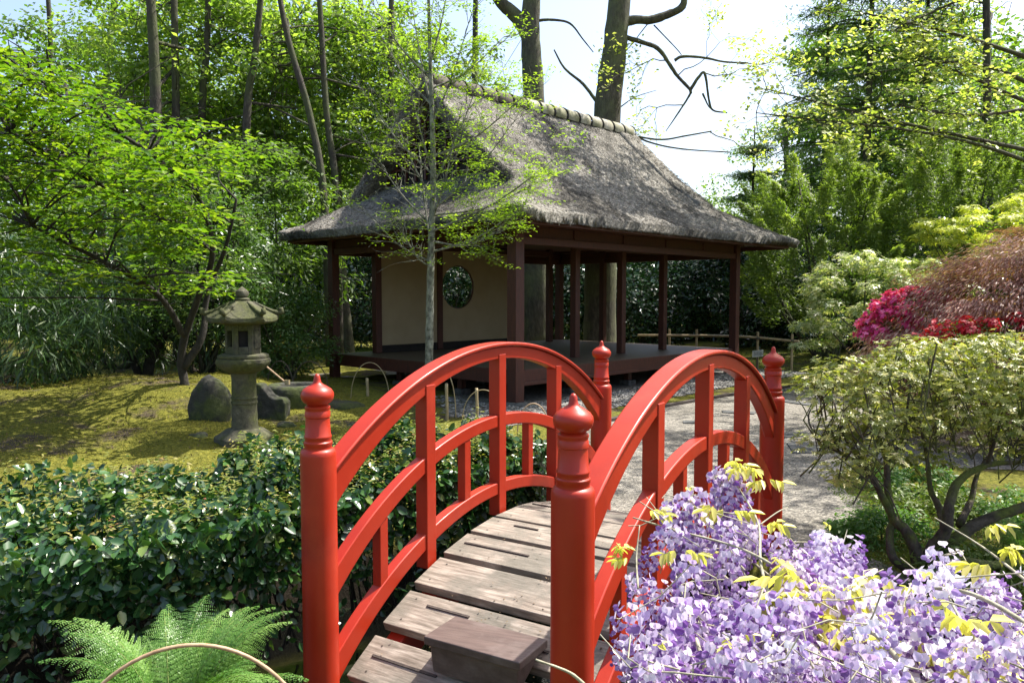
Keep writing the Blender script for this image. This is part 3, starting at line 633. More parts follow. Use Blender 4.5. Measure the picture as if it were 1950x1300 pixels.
# fire box : six walls with openings
fbp=MB()
r0=.205
for k in range(6):
    a=PI/3*k+.35; a2=a+PI/3; p=A(lx+r0*math.cos(a),ly+r0*math.sin(a),0); q=A(lx+r0*math.cos(a2),ly+r0*math.sin(a2),0); c=(p+q)/2; d=nrm(q-p); ln=np.linalg.norm(q-p)/2; inn=nrm(A(lx,ly,0)-c)
    if k in (1,3,4): # opening
        for s in (-1,1): fbp.box(c+d*s*ln*.76+inn*.03+A(0,0,1.275),d*ln*.24,inn*.03,A(0,0,.175))
        fbp.box(c+inn*.03+A(0,0,1.145),d*ln*.51,inn*.029,A(0,0,.045)); fbp.box(c+inn*.03+A(0,0,1.415),d*ln*.51,inn*.029,A(0,0,.035))
    else: fbp.box(c+inn*.03+A(0,0,1.275),d*ln,inn*.03,A(0,0,.175)); fbp.box(c-inn*.004+A(0,0,1.275),d*ln*.7,inn*.01,A(0,0,.11))
fbo=fbp.build('fire_box',M['stone'],lan,bevel=.006)
mb=MB(); mb.lathe(A(lx,ly,0),[(.13,1.1),(.13,1.45)],8); mb.build('shade_core',M['dark'],fbo)  # solid dark core, shade of the hollow fire box put into its colour
# roof with curled corners
V=[];n_=48; prof=[(.20,1.445,0),(.40,1.475,.3),(.415,1.49,1),(.41,1.53,1.0),(.33,1.585,.55),(.24,1.64,.25),(.16,1.70,.1),(.10,1.73,0),(.02,1.735,0)]
for (r,z,cu_) in prof:
    for j in range(n_):
        a=2*PI*j/n_; h=((a-.35)%(PI/3)-PI/6)/(PI/6); hexr=math.cos(PI/6)/math.cos(h*PI/6); cor=abs(h)**5
        rr=r*(hexr if r>.12 else 1)*(1+.05*cor*cu_); V.append((lx+rr*math.cos(a),ly+rr*math.sin(a),z+.055*cor*cu_))
Fs=[(i*n_+j,i*n_+(j+1)%n_,(i+1)*n_+(j+1)%n_,(i+1)*n_+j) for i in range(len(prof)-1) for j in range(n_)]
mb=MB(); mb.add(V,Fs); rfl=mb.build('cap_roof',M['stone'],lan,ang=30)
for k in range(6):
    a=.35+PI/3*k; mb=MB(); mb.tube([A(lx+r*math.cos(a),ly+r*math.sin(a),z) for r,z in ((.12,1.715),(.22,1.665),(.33,1.61),(.41,1.585),(.455,1.60),(.445,1.635),(.42,1.63))],[.018,.02,.024,.03,.034,.03,.015],8); mb.build('corner_scroll',M['stone'],rfl,smooth=True)
lpt(20,[(.07,1.725),(.085,1.735),(.09,1.755),(.068,1.768),(.052,1.776),(.070,1.79),(.078,1.82),(.070,1.85),(.042,1.875),(.016,1.895),(.004,1.905)],'finial')
# ---------------------------------------------------------------- rocks
def rock(name,c,r,label,cat_,seed=0,rough=.16,mat='rock',flat=None,group=None,sub=4,parent=None,loc=None):
    import bmesh
    bm=bmesh.new(); bmesh.ops.create_icosphere(bm,subdivisions=sub,radius=1)
    for v in bm.verts:
        p=v.co; k=1+rough*noise.noise(p*1.3+Vector((seed*7.1,seed,0)))*2+rough*.5*noise.noise(p*3.1+Vector((seed*3.3,0,seed)))
        k+=rough*.15*noise.noise(p*9+Vector((seed,)*3))
        q=Vector((p.x*r[0]*k,p.y*r[1]*k,p.z*r[2]*k))
        if flat is not None: q.z=min(q.z,flat*r[2]+.01*noise.noise(p*5))
        v.co=q
    me=bpy.data.meshes.new(name); bm.to_mesh(me); bm.free()
    o=bpy.data.objects.new(name,me); C.objects.link(o); me.materials.append(M[mat]); o.location=[float(x) for x in c]
    me.polygons.foreach_set('use_smooth',np.ones(len(me.polygons),bool))
    if label: tag(o,label,cat_,group)
    return o
c=atz(392,822); rock('standing_rock',(c[0],c[1]+.2,.25),(.27,.22,.45),'rounded upright mossy boulder left of the stone lantern','boulder',1,.10)
def stepstone():
    c=atz(512,814)+A(0,.15,0); mb=MB()
    pr=[(-.24,-.1),(.21,-.1),(.23,.33),(.19,.39),(.06,.40),(.0,.43),(-.07,.52),(-.14,.60),(-.24,.60),(-.27,.3)]
    n=len(pr); V=[(c[0]+x,c[1]-.13-.02*math.sin(x*9),z) for x,z in pr]+[(c[0]+x*.95,c[1]+.15+.03*math.cos(x*7),z*.97) for x,z in pr]
    mb.add(V,[tuple(range(n)),tuple(range(2*n-1,n-1,-1))]+[(i,n+i,n+(i+1)%n,(i+1)%n) for i in range(n)])
    o=mb.build('notched_rock',M['rock'],loc=(c[0],c[1],0),bevel=.02); tag(o,'dark notched standing stone between the lantern and the water basin','boulder')
stepstone()
bp=atz(550,797)+A(0,.35,0); bas=empty('water_basin',bp,'round mossy stone water basin beside the notched stone','basin')
mb=MB(); mb.lathe(bp,[(.40,-.05),(.43,.1),(.44,.3),(.43,.42),(.40,.46),(.33,.47),(.26,.465),(.235,.44),(.22,.30),(.02,.28)],32,fn=lambda a,z:1+.03*math.sin(3*a)+.02*math.sin(7*a+1)); mb.build('bowl',M['rock'],bas,smooth=True)
mb=MB(); mb.lathe(bp,[(.225,.395),(.01,.398)],24); mb.build('water',bpy.data.materials['dark_stream_water'],bas)
pa,pb_=A(bp[0]-.45,bp[1]-.12,.80),A(bp[0]-.13,bp[1]-.05,.50)
mb=MB(); mb.tube([pa,pb_],.013,8); lad=empty('bamboo_ladle',pb_,'long handled bamboo ladle resting on the rim of the water basin','ladle'); mb.build('handle',M['cane'],lad)
mb=MB(); mb.lathe(pb_+A(.03,0,-.035),[(.035,0),(.04,.005),(.04,.07),(.033,.07),(.03,.012)],14); mb.build('cup',M['bamboo'],lad)
c=atz(645,790); rock('flat_rock',(c[0],c[1]+.3,.03),(.33,.3,.16),'low flat mossy stone on the ground right of the water basin','stone',5,.10,flat=.8)
c=atz(470,838); rock('small_rock',(c[0]-.55,c[1]-.1,.03),(.14,.12,.09),'small dark stone at the left foot of the lantern','stone',8,.15)
c=atz(352,806); rock('small_rock',(c[0],c[1]+.1,.04),(.2,.16,.15),'rough low rock against the left side of the upright boulder','stone',12,.25)
c=atz(540,822); rock('small_rock',(c[0],c[1]+.05,.03),(.15,.12,.1),'rough small rock in front of the notched stone','stone',13,.25)
c=atz(690,812); rock('small_rock',(c[0]-.1,c[1]-.25,.0),(.16,.13,.08),'small rounded stone in the moss right of the flat stone','stone',9,.15)
# pebbles
def pebbles(name,P,R,label,mat,seed):
    rg=np.random.default_rng(seed); import bmesh
    bm=bmesh.new(); bmesh.ops.create_icosphere(bm,subdivisions=1,radius=1); T=np.array([v.co[:] for v in bm.verts]); TF=np.array([[v.index for v in f.verts] for f in bm.faces]); bm.free()
    n=len(P); k=len(T); a=rg.random(n)*2*PI; ca,sa=np.cos(a),np.sin(a)
    S=np.stack([R*(.8+.6*rg.random(n)),R*(.6+.4*rg.random(n)),R*(.35+.25*rg.random(n))],1)
    Q=T[None]*S[:,None,:]*(1+.12*rg.normal(size=(n,k,1))); X=Q[...,0]*ca[:,None]-Q[...,1]*sa[:,None]; Y=Q[...,0]*sa[:,None]+Q[...,1]*ca[:,None]
    V=np.stack([X,Y,Q[...,2]],-1)+P[:,None,:]; Fq=(TF[None]+(np.arange(n)*k)[:,None,None]).reshape(-1,3)
    me=quads(V.reshape(-1,3),Fq,np.repeat(rg.random(n),len(TF))); o=link(name,me,mat,smooth=True); return tag(o,label,'pebbles',kind='stuff')
M['pebble']=leafmat('pebble',[(0,(.07,.065,.055)),(.5,(.16,.15,.135)),(.85,(.28,.265,.24)),(1,(.42,.4,.37))],0,.7,.4)
rg=np.random.default_rng(21); n=6500
w_=-1.45+rg.random(n)*(PW+2.6); l_=-1.3+rg.random(n)**1.0*1.25; 
P=np.array([pv(a,b,.012) for a,b in zip(w_,l_)]); pebbles('apron_pebbles',P,.022+.02*rg.random(n),'grey rounded pebbles paving the drip strip in front of the pavilion',M['pebble'],2)
w_=-1.5+rg.random(2500)*1.4; l_=-1.3+rg.random(2500)*(PL+2.4); P=np.array([pv(a,b,.012) for a,b in zip(w_,l_)]); pebbles('apron_pebbles',P,.022+.02*rg.random(2500),'shaded grey pebbles along the left side of the pavilion',M['pebble'],3)
P=atz(572,805)+rg.normal(size=(170,3))*A(.2,.2,0); P[:,2]=.03+rg.random(170)*.03; pebbles('basin_pebbles',P,.025+.02*rg.random(170),'small pale pebbles heaped in front of the water basin',M['pebble'],4)
# slate slabs and dark edging strips
def slab(poly,label,h=.022,cat_='paving stone',group=None,name='stone_slab'):
    P=[atz(x,y) for x,y in poly]; c=sum(P)/len(P); n=len(P); V=[(p[0],p[1],-.02) for p in P]+[(p[0],p[1],h) for p in P]
    mb=MB(); mb.add(V,[tuple(range(n)),tuple(range(n,2*n))]+[(i,(i+1)%n,n+(i+1)%n,n+i) for i in range(n)])
    import bmesh
    o=mb.build(name,M['slate'],loc=(c[0],c[1],0),bevel=.006)
    bm=bmesh.new(); bm.from_mesh(o.data); bmesh.ops.recalc_face_normals(bm,faces=bm.faces[:]); bm.to_mesh(o.data); bm.free()
    return tag(o,label,cat_,group)
slab([(1498,846),(1528,843),(1560,850),(1592,862),(1560,864),(1510,864)],'cracked grey slate slab set flush in the gravel right of the bridge end')
slab([(1490,826),(1536,825),(1537,832),(1491,835)],'narrow dark slate slab beside the far right bridge post')
slab([(1374,783),(1440,786),(1436,790),(1376,787)],'thin dark slate strip in the gravel seen through the right railing')
slab([(1300,803),(1345,802),(1346,807),(1301,807)],'short dark slate strip in the gravel left of the middle baluster')
slab([(1490,762),(1545,770),(1542,774),(1490,766)],'long dark slate strip across the sunlit path behind the far right post')
slab([(1492,742),(1512,738),(1514,742),(1494,747)],'small dark slate piece at the edge of the pebble strip')
slab([(1556,765),(1588,763),(1590,768),(1558,770)],'short slate piece on the path near the wooden stake')
def stripcurve(name,pts,label,wd=.04,h=.05):
    P=[atz(x,y) for x,y in pts]; mb=MB(); V=[];n=len(P); T=np.gradient(np.array(P),axis=0)
    for p,t in zip(P,T):
        s=nrm(A(-t[1],t[0],0))*wd
        V+=[p-s-A(0,0,.02),p+s-A(0,0,.02),p+s+A(0,0,h),p-s+A(0,0,h)]
    Fs=[(i*4+j,(i+1)*4+j,(i+1)*4+(j+1)%4,i*4+(j+1)%4) for i in range(n-1) for j in range(4)]+[(0,1,2,3),(4*n-1,4*n-2,4*n-3,4*n-4)]
    mb.add(V,Fs); o=mb.build(name,M['strip'],loc=tuple(P[0])); tag(o,label,'path edging')
stripcurve('path_edging',[(1060,838),(1110,812),(1175,800),(1235,781),(1330,764),(1420,749),(1500,739),(1560,732)],'dark timber edging strip between the pebble strip and the gravel path')
# ================================================================ VEGETATION
def curve(P,k=6):
    """Catmull-Rom through points"""
    P=[np.array(p,float) for p in P]; P=[2*P[0]-P[1]]+P+[2*P[-1]-P[-2]]; out=[]
    for i in range(1,len(P)-2):
        for t in np.linspace(0,1,k,endpoint=False):
            a,b,c,d=P[i-1:i+3]; out.append(.5*((2*b)+(-a+c)*t+(2*a-5*b+4*c-d)*t*t+(-a+3*b-3*c+d)*t**3))
    out.append(P[-2]); return np.array(out)
def limb(mb,P,r0,r1,k=6,n=8,wob=.06,seed=0):
    Q=curve(P,k); mb.tube(Q,np.linspace(r0,r1,len(Q)),n,wob=wob,seed=seed); return Q
def branch(mb,rng,p,d,L,r,lev,tips,nseg=6,wander=.25,up=.05,split=3,ratio=.62,minr=.003,sides=5):
    """random recursive branch; tips collects (point, direction)"""
    P=[np.array(p,float)]; d=nrm(d)
    for i in range(nseg):
        d=nrm(d+rng.normal(size=3)*wander+A(0,0,up)); P.append(P[-1]+d*L/nseg)
    R=np.linspace(r,max(r*.45,minr),nseg+1); mb.tube(P,R,sides,cap=False)
    if lev==0: 
        tips+= [(P[i],d) for i in range(nseg//2,nseg+1)]; return
    for k in range(split):
        i=rng.integers(max(1,nseg//3),nseg+1); dd=nrm(d+rng.normal(size=3)*.75)
        branch(mb,rng,P[i],dd,L*ratio*(.8+.4*rng.random()),R[i]*.62,lev-1,tips,nseg,wander,up,split,ratio,minr,sides)
def leafobj(name,parts,mat,parent=None,loc=None):
    V,Fq,r=cat(parts) if isinstance(parts,list) else parts
    return link(name,quads(V,Fq,r),mat,parent,loc)
def shrub(name,label,category,c,r,leaf,L,W,mat,nl=60,lr=.35,per=120,seed=0,shape='rhomb',flat=.7,up=.6,hang=0.,group=None,stems=5,bark='bark',zmin=-.35,lo=.6,droop=0.,extra=None,jit=.6,outw=.6,stemr=.03,upd=0.):
    rng=np.random.default_rng(seed); c=A(*c); r=A(*r)
    root=empty(name,(c[0],c[1],float(terrain(c[0],c[1]))),label,category,group)
    Cc=ellip(rng,c,r,nl,lo,zmin)
    parts=[lumps(rng,Cc,lr*(.7+.6*rng.random(len(Cc))),per,L,W,shape,flat,up,outw,droop,jit,hang)]
    leafobj(leaf,parts,M[mat],root)
    if extra: 
        m2,L2,W2,per2,frac,nm=extra; sel=Cc[rng.random(len(Cc))<frac]; sel=sel[sel[:,2]>c[2]-.2*r[2]]
        if len(sel): leafobj(nm,lumps(rng,sel+nrm(sel-c)*lr*.75,lr*.5,per2,L2,W2,'rhomb',.6,.7,.8),M[m2],root)
    mb=MB(); b=A(c[0],c[1],float(terrain(c[0],c[1]))-.05)
    for k in range(stems):
        t=Cc[rng.integers(len(Cc))]; mid=(b+t)/2+rng.normal(size=3)*.12*r.min(); mid[2]=b[2]+(t[2]-b[2])*.45
        limb(mb,[b+A(*(rng.normal(size=2)*.08*r[0]),0),mid,t],stemr*(.8+.5*rng.random()),stemr*.3,5,6,seed=k)
    mb.build('stem',M[bark],root,smooth=True); return root

# ---------------- hedge beside the bridge
rng=np.random.default_rng(7)
Fr_=curve([A(-4.6,3.15,0),A(-2.6,3.45,0),A(-1.55,3.95,0),A(-.75,4.85,0),A(.16,5.72,0)],12)
Bk_=curve([A(-4.9,4.75,0),A(-2.8,5.0,0),A(-1.6,5.35,0),A(-.55,5.85,0),A(.20,6.25,0)],12)
def hedgept(t,q,z):
    i=np.clip(t*(len(Fr_)-1),0,len(Fr_)-1.001); j=i.astype(int); f=(i-j)[:,None]
    a=Fr_[j]*(1-f)+Fr_[j+1]*f; b=Bk_[j]*(1-f)+Bk_[j+1]*f; p=a*(1-q)[:,None]+b*q[:,None]; p[:,2]=z; return p
def hedgetop(t,q): return .60+.07*np.sin(9*t+2)+.06*np.sin(33*t+5*q)+.06*np.sin(21*t-9*q)+.04*np.sin(61*t+14*q)+.10*q-.20*np.clip(1-q/.35,0,1)**2
n=17000; t=rng.random(n); q=rng.random(n)**.9
P1=hedgept(t,q,hedgetop(t,q)-.16*rng.random(n)**1.5+.03*rng.normal(size=n)); N1=A(-.05,-.35,1)+rdir(rng,n)*1.1
n2=14000; t2=rng.random(n2); zz=rng.random(n2); P2=hedgept(t2,-.02-.04*rng.random(n2)+.10*(1-zz)+.1*rng.random(n2)**2,-.25+zz*.85); keep=rng.random(n2)<sm(.0,.45,P2[:,2])*.9+.1; P2=P2[keep]
N2=A(.1,-.8,.5)+rdir(rng,len(P2))*1.0
n3=2500; q3=rng.random(n3); z3=rng.random(n3); P3=hedgept(np.full(n3,.995)+rng.random(n3)*.005,q3,-.1+.75*z3); P3[:,:2]+=rng.normal(size=(n3,2))*.05; N3=A(.8,-.5,.4)+rdir(rng,n3)*.6
P=np.concatenate([P1,P2,P3]); N=np.concatenate([N1,N2,N3]); nn=len(P)
# keep clear of the bridge side
ss=(P[:,:2]-MID)@BU; vv=(P[:,:2]-MID)@BV; okk=~((vv>-.80)&(ss<LEN/2+.15)); P=P[okk];N=N[okk];nn=len(P)
sz=(.034+.056*rng.random(nn)**1.3)
hed=empty('hedge',(-2.2,4.4,0),'dense glossy dark green broadleaf hedge on the bank left of the bridge','hedge')
r_=rng.random(nn)*.93
leafobj('foliage',leafmesh(P,N,rdir(rng,nn)+A(0,-.3,-.25),sz,sz*.64,'oval',.1,r_,droop=.12),M['L_hedge'],hed)
n=900; t=rng.random(n)**.7; q=rng.random(n); B0=hedgept(t,q,hedgetop(t,q)+.01); ss=(B0[:,:2]-MID)@BU; vv=(B0[:,:2]-MID)@BV; B0=B0[~((vv>-.85)&(ss<LEN/2+.15))]; n=len(B0)
P=np.repeat(B0,7,0)+A(0,0,1)*(np.tile(np.arange(7),n)*.016)[:,None]+rng.normal(size=(n*7,3))*.006; a=rng.random(n*7)*2*PI
D=np.stack([np.cos(a),np.sin(a),.9+0*a],1); leafobj('young_shoots',leafmesh(P,rdir(rng,n*7)*.4+A(0,0,1),D,.03+.018*rng.random(n*7),.013,'rhomb',.2,np.repeat(rng.random(n),7)*.8+.2*rng.random(n*7)),M['L_shoot'],hed)
mb=MB()
for k in range(150):
    t=A(rng.random()); b=hedgept(t,A(.25+.5*rng.random()),-.35)[0]; e=hedgept(np.clip(t+rng.normal()*.02,0,1),A(.02+.5*rng.random()),.35+.2*rng.random())[0]
    s_=(e[:2]-MID)@BU; v_=(e[:2]-MID)@BV
    if v_>-.85 and s_<LEN/2+.1: continue
    mb.tube([b,(b+e)/2+rng.normal(size=3)*.05,e],[.009,.006,.003],5,cap=False)
mb.build('stem',M['darkbark'],hed)
# ---------------- low cover on the near bank and dark bank
# ---------------- ferns
def fern(name,loc,label,nf,L,seed,mat='L_fern',az=None,lean=.6,group=None,size=1.,base=None):
    rng=np.random.default_rng(seed); root=empty(name,loc,label,'fern',group)
    for k in range(nf):
        a=(2*PI*k/nf+rng.normal()*.25) if az is None else az[0]+(az[1]-az[0])*rng.random()
        l=L*(.65+.45*rng.random()); el=math.radians(68+18*rng.random()-14*rng.random()); P=[A(*loc)]; T=[]
        ns=34; d_el=el; 
        for i in range(ns):
            d_el-= (1.5+.5*lean)*(i/ns)**1.6/ns*2.1*(.7+.5*rng.random())
            dirv=A(math.cos(a)*math.cos(d_el),math.sin(a)*math.cos(d_el),math.sin(d_el)); P.append(P[-1]+dirv*l/ns); T.append(dirv)
        P=np.array(P); T=np.array(T+[T[-1]])
        LP=[];LN=[];LD=[];LL=[]
        side=nrm(np.cross(T,A(0,0,1)))
        for i in range(5,ns+1):
            f=(i-5)/(ns-5); pl=l*.26*math.sin(PI*(f*.86+.14))**.8*(1-.75*f**2.5)+.012
            nl=max(4,int(pl/.0075))
            for sg in (-1,1):
                pd=nrm(side[i]*sg+T[i]*.45+A(0,0,-.12)+rng.normal(size=3)*.05); nv=nrm(np.cross(pd,T[i])*(-sg)); nv=nv if nv[2]>0 else -nv
                for j in range(nl):
                    g=j/nl; b=P[i]+pd*pl*g+nv*(-.25*pl*g*g)
                    ll=.021*(1-g*.75)*(1.1-.5*f)*size
                    w=nrm(np.cross(nv,pd))
                    for s2 in (-1,1):
                        LP.append(b);LN.append(nv);LD.append(w*s2+pd*.6);LL.append(ll)
        V,Fq,r=leafmesh(np.array(LP),np.array(LN)+rng.normal(size=(len(LP),3))*.15,np.array(LD),np.array(LL),np.array(LL)*.48,'rhomb',.1,np.full(len(LP),.15+.75*rng.random())+.1*rng.random(len(LP)))
        fo=link('frond',quads(V,Fq,r),M[mat],root)
        mb=MB(); mb.tube(P[::3],np.linspace(.0035,.0012,len(P[::3])),5); mb.build('rachis',M['rachis'],fo)
M['rachis']=surf('fern_rachis',[(.3,(.1,.13,.03)),(.7,(.2,.26,.06))],scale=20,bs=0)
fern('fern',(-1.28,2.78,.0),'large lacy bright green fern in the lower left in front of the hedge',46,.73,3)
fern('fern',(-1.62,2.5,-.02),'small pale fern at the bottom left edge beside the big fern',9,.5,8)
fern('fern',(3.35,4.95,.0),'feathery fern under the mossy azalea trunks at right',11,.5,14,size=.6)
fern('fern',(3.1,4.2,.02),'low fern beside the red flowers at the lower right edge',9,.45,15,size=.6)
# bent cane hoop in the foreground
c=at(352,1228,2.4); Q=[A(c[0]+.44*math.cos(t),2.4+.1*math.cos(t),c[2]*math.sin(t)**.9) for t in np.linspace(.02,PI-.02,40)]
mb=MB(); mb.tube(Q,.0065,8); tag(mb.build('cane_hoop',M['cane'],loc=(c[0],2.4,0),smooth=True),'large pale bent cane hoop in front of the big fern','cane hoop')
# other hoops and stakes near the pavilion
def hoop(px0,px1,ytop,ybase,label,mat='darkcane',r=.009,lean=0,grp='bent cane hoops edging the ground before the pavilion'):
    p=atz(px0,ybase); q=atz(px1,ybase); Y=(p[1]+q[1])/2; h=at((px0+px1)/2,ytop,Y)[2]; c=(p+q)/2; d=(q-p)/2
    mb=MB(); mb.tube([c-d*math.cos(t)+A(lean*math.sin(t),0,h*math.sin(t)**.8) for t in np.linspace(0.01,PI-.01,26)],r,6)
    tag(mb.build('cane_hoop',M[mat],loc=(c[0],c[1],0),smooth=True),label,'cane hoop',grp)
hoop(508,560,687,760,'thin dark cane hoop just right of the lantern shaft')
hoop(556,626,688,757,'wide dark cane hoop behind the left bridge finial')
hoop(668,742,690,775,'bent cane hoop before the left corner of the pavilion','bamboo',.007)
hoop(812,868,700,800,'tall pale hoop beside the slender tree','bamboo',.008)
hoop(880,960,742,812,'low pale hoop below the corner post seen through the left railing','bamboo',.007)
hoop(985,1046,768,836,'small pale hoop beside the far left bridge post','cane',.009)
def stake(px,y0,y1,label,mat='bamboo',r=.022,name='bamboo_stake'):
    p=atz(px,y1); h=at(px,y0,p[1])[2]; mb=MB(); 
    zz=np.linspace(0,h,9); mb.tube([A(p[0]+.004*math.sin(9*z),p[1],z-.03) for z in zz],[r*(1.12 if i%3==1 else 1) for i in range(9)],10)
    tag(mb.build(name,M[mat],loc=(p[0],p[1],0),smooth=True),label,'stake')
stake(700,716,772,'short bamboo stake left of the slender tree')
stake(851,726,802,'bamboo stake seen between the left handrail and the middle rail')
stake(908,735,800,'short bamboo stake below the veranda corner')
stake(1487,765,818,'grey wooden stake standing in the path behind the small sapling','beechbark',.03,'wooden_stake')
stake(1640,828,915,'dark wooden stake at the edge of the azalea bed','bark',.022,'wooden_stake')
# bamboo rail fence
fen=empty('bamboo_fence',atz(1445,708),'low bamboo rail fence on thin stakes between the pavilion and the mossy bank','fence')
pR=at(1522,650,17.9); pM=at(1396,640,19.); pL=at(1215,638,21.3)
mb=MB(); mb.tube(curve([pL,pM,pR],6),.028,8); mb.build('rail',M['bamboo'],fen)
for px,f in ((1511,.08),(1445,.55),(1328,1.4),(1276,1.75)):
    P_=pR+(pM-pR)*f if f<1 else pM+(pL-pM)*(f-1); X=(px-975)/F*P_[1]
    mb=MB(); mb.tube([A(X,P_[1]+.05,-.1),A(X,P_[1]+.05,P_[2]+.16)],.03,8); mb.build('stake',M['bamboo'],fen)
    mb=MB(); mb.tube([A(X-.04,P_[1]+.0,P_[2]+.03*math.sin(t)) for t in (0,)]+[A(X+.04,P_[1]-.0,P_[2])],.034,8); mb.build('lashing',M['darkcane'],fen)
sg_=at(1443,673,17.75); sb=empty('notice_board',(sg_[0],sg_[1],0),'small weathered white notice board on the bamboo fence stake','sign')
M['board']=surf('weathered_board',[(.3,(.25,.26,.24)),(.7,(.45,.46,.43))],scale=10,rough=.7)
mb=MB(); mb.box(sg_,A(.125,0,.012),A(0,.008,0),A(0,0,.075)); mb.build('board',M['board'],sb)
mb=MB()
rg=np.random.default_rng(4)
for k in range(4):
    x=-.10
    while x<.09:
        w_=.006+.014*rg.random(); mb.box(sg_+A(x+w_,-.010,.048-.03*k),A(w_,0,0),A(0,.001,0),A(0,0,.006)); x+=2*w_+.008
mb.build('lettering',M['dark'],sb)
mb=MB(); mb.tube([A(sg_[0],sg_[1]+.02,0),A(sg_[0],sg_[1]+.02,sg_[2]-.03)],.012,6); mb.build('peg',M['bark'],sb)

# ---------------- foreground gnarled azalea (right)
az=empty('azalea',atz(1752,1085),'spreading pale green azalea with gnarled mossy trunks at right beside the path','azalea')
mb=MB(); base=atz(1752,1092); YB=base[1]
def pl(L,dY=0): return [at(x,y,YB+dY+(dy if True else 0)) for x,y,dy in L]
limbs_=[([(1752,1095,0),(1745,1050,0),(1725,1010,.05),(1700,985,.1),(1690,930,.15),(1688,880,.2),(1672,820,.3)],.075,.018),
 ([(1700,985,.1),(1665,915,.1),(1640,880,.0),(1600,820,-.1)],.04,.012),
 ([(1760,1095,0),(1775,1045,-.05),(1800,1010,-.1),(1808,960,-.1),(1826,915,0),(1880,885,.1),(1940,880,.2)],.075,.02),
 ([(1800,1010,-.1),(1790,970,.1),(1772,930,.3),(1765,870,.4),(1750,800,.5)],.045,.012),
 ([(1790,1055,0),(1840,1010,.0),(1890,985,.0),(1950,965,0),(2020,940,.1)],.07,.035),
 ([(1826,1000,.1),(1850,950,.3),(1862,900,.4),(1900,840,.5)],.04,.012),
 ([(1770,1090,0),(1830,1070,-.3),(1900,1075,-.3),(1990,1050,-.2)],.05,.03),
 ([(1735,1090,0),(1700,1060,.0),(1695,1010,.1),(1712,985,.1)],.045,.035),
 ([(1640,880,0),(1600,862,0),(1560,840,0),(1530,800,.1)],.02,.006),
 ([(1690,880,.2),(1720,830,.2),(1730,760,.2),(1740,700,.3)],.02,.007),
 ([(1880,885,.1),(1900,820,.1),(1915,760,.1)],.02,.007),([(1672,820,.3),(1640,770,.3),(1620,720,.4)],.016,.006)]
for k,(L_,r0_,r1_) in enumerate(limbs_): limb(mb,pl(L_),r0_*.62,r1_*.7,5,9,.14,k)
mb.build('trunk',M['mossbark'],az,smooth=True)
rng=np.random.default_rng(31); 
# foliage tufts: region in the picture plane at varied true depths
def inpoly(x,y,poly):
    c=False; n=len(poly)
    for i in range(n):
        x1,y1=poly[i]; x2,y2=poly[(i+1)%n]
        if (y1>y)!=(y2>y) and x<(x2-x1)*(y-y1)/(y2-y1)+x1: c=not c
    return c
apoly=[(1530,735),(1580,700),(1650,668),(1720,655),(1790,650),(1850,655),(1990,635),(2080,640),(2080,860),(1950,880),(1880,862),(1820,880),(1760,905),(1700,880),(1650,900),(1600,915),(1555,900),(1540,840),(1590,800),(1560,765)]
Cc=[];tw=MB(); tips=[]
while len(Cc)<195:
    x=1520+rng.random()*560; y=640+rng.random()*280
    if inpoly(x,y,apoly) and rng.random()<(1 if y<800 else .4): Cc.append(at(x,y,YB-.45+1.5*rng.random()))
Cc=np.array(Cc)
# whorled tufts
def whorls(rng,Cc,lr,per,L,W,nw=7,flat=.45,shape='oval',upv=.8):
    m=len(Cc)*per; d=rdir(rng,m); off=d*(lr*rng.random((m,1))**.4); off[:,2]*=flat; W0=np.repeat(Cc,per,0)+off
    ax=nrm(d*.5+A(0,0,upv)+rdir(rng,m)*.3); P=np.repeat(W0,nw,0); axr=np.repeat(ax,nw,0)
    u=nrm(np.cross(axr,A(.3,.9,.1))); v=np.cross(axr,u); a=np.tile(np.arange(nw)*2*PI/nw,m)+np.repeat(rng.random(m)*6.28,nw)
    D=u*np.cos(a)[:,None]+v*np.sin(a)[:,None]+axr*(.35+.3*rng.random((m*nw,1))); r=np.repeat(rng.random(m),nw)*.7+rng.random(m*nw)*.3
    return leafmesh(P,axr+rdir(rng,m*nw)*.25,D,L*(.7+.6*rng.random(m*nw)),W,shape,.15,r)
leafobj('foliage',whorls(rng,Cc,.18,38,.027,.010,8),M['L_azalea'],az)
for c in Cc[::2]:
    b=c+A(rng.normal()*.1,rng.normal()*.1,-.22-.15*rng.random()); tw.tube([b,(b+c)/2+rng.normal(size=3)*.03,c],[.006,.004,.002],4,cap=False)
    for k in range(3): e=c+rng.normal(size=3)*A(.12,.12,.05); tw.tube([(b+c)/2,(c+e)/2+rng.normal(size=3)*.02,e],[.004,.003,.0015],4,cap=False)
# link tufts back to the limbs
allimb=np.concatenate([curve(pl(L_),5) for L_,_,_ in limbs_])
for c in Cc[1::3]:
    d=np.linalg.norm(allimb-c,axis=1)+np.where(allimb[:,2]>c[2],1,0); s0=allimb[np.argmin(d)]; md=(s0+c)/2+rng.normal(size=3)*.06-A(0,0,.06); tw.tube(curve([s0,md,c],4),np.linspace(.005,.002,9),5,cap=False)
tw.build('twigs',M['mossbark'],az)
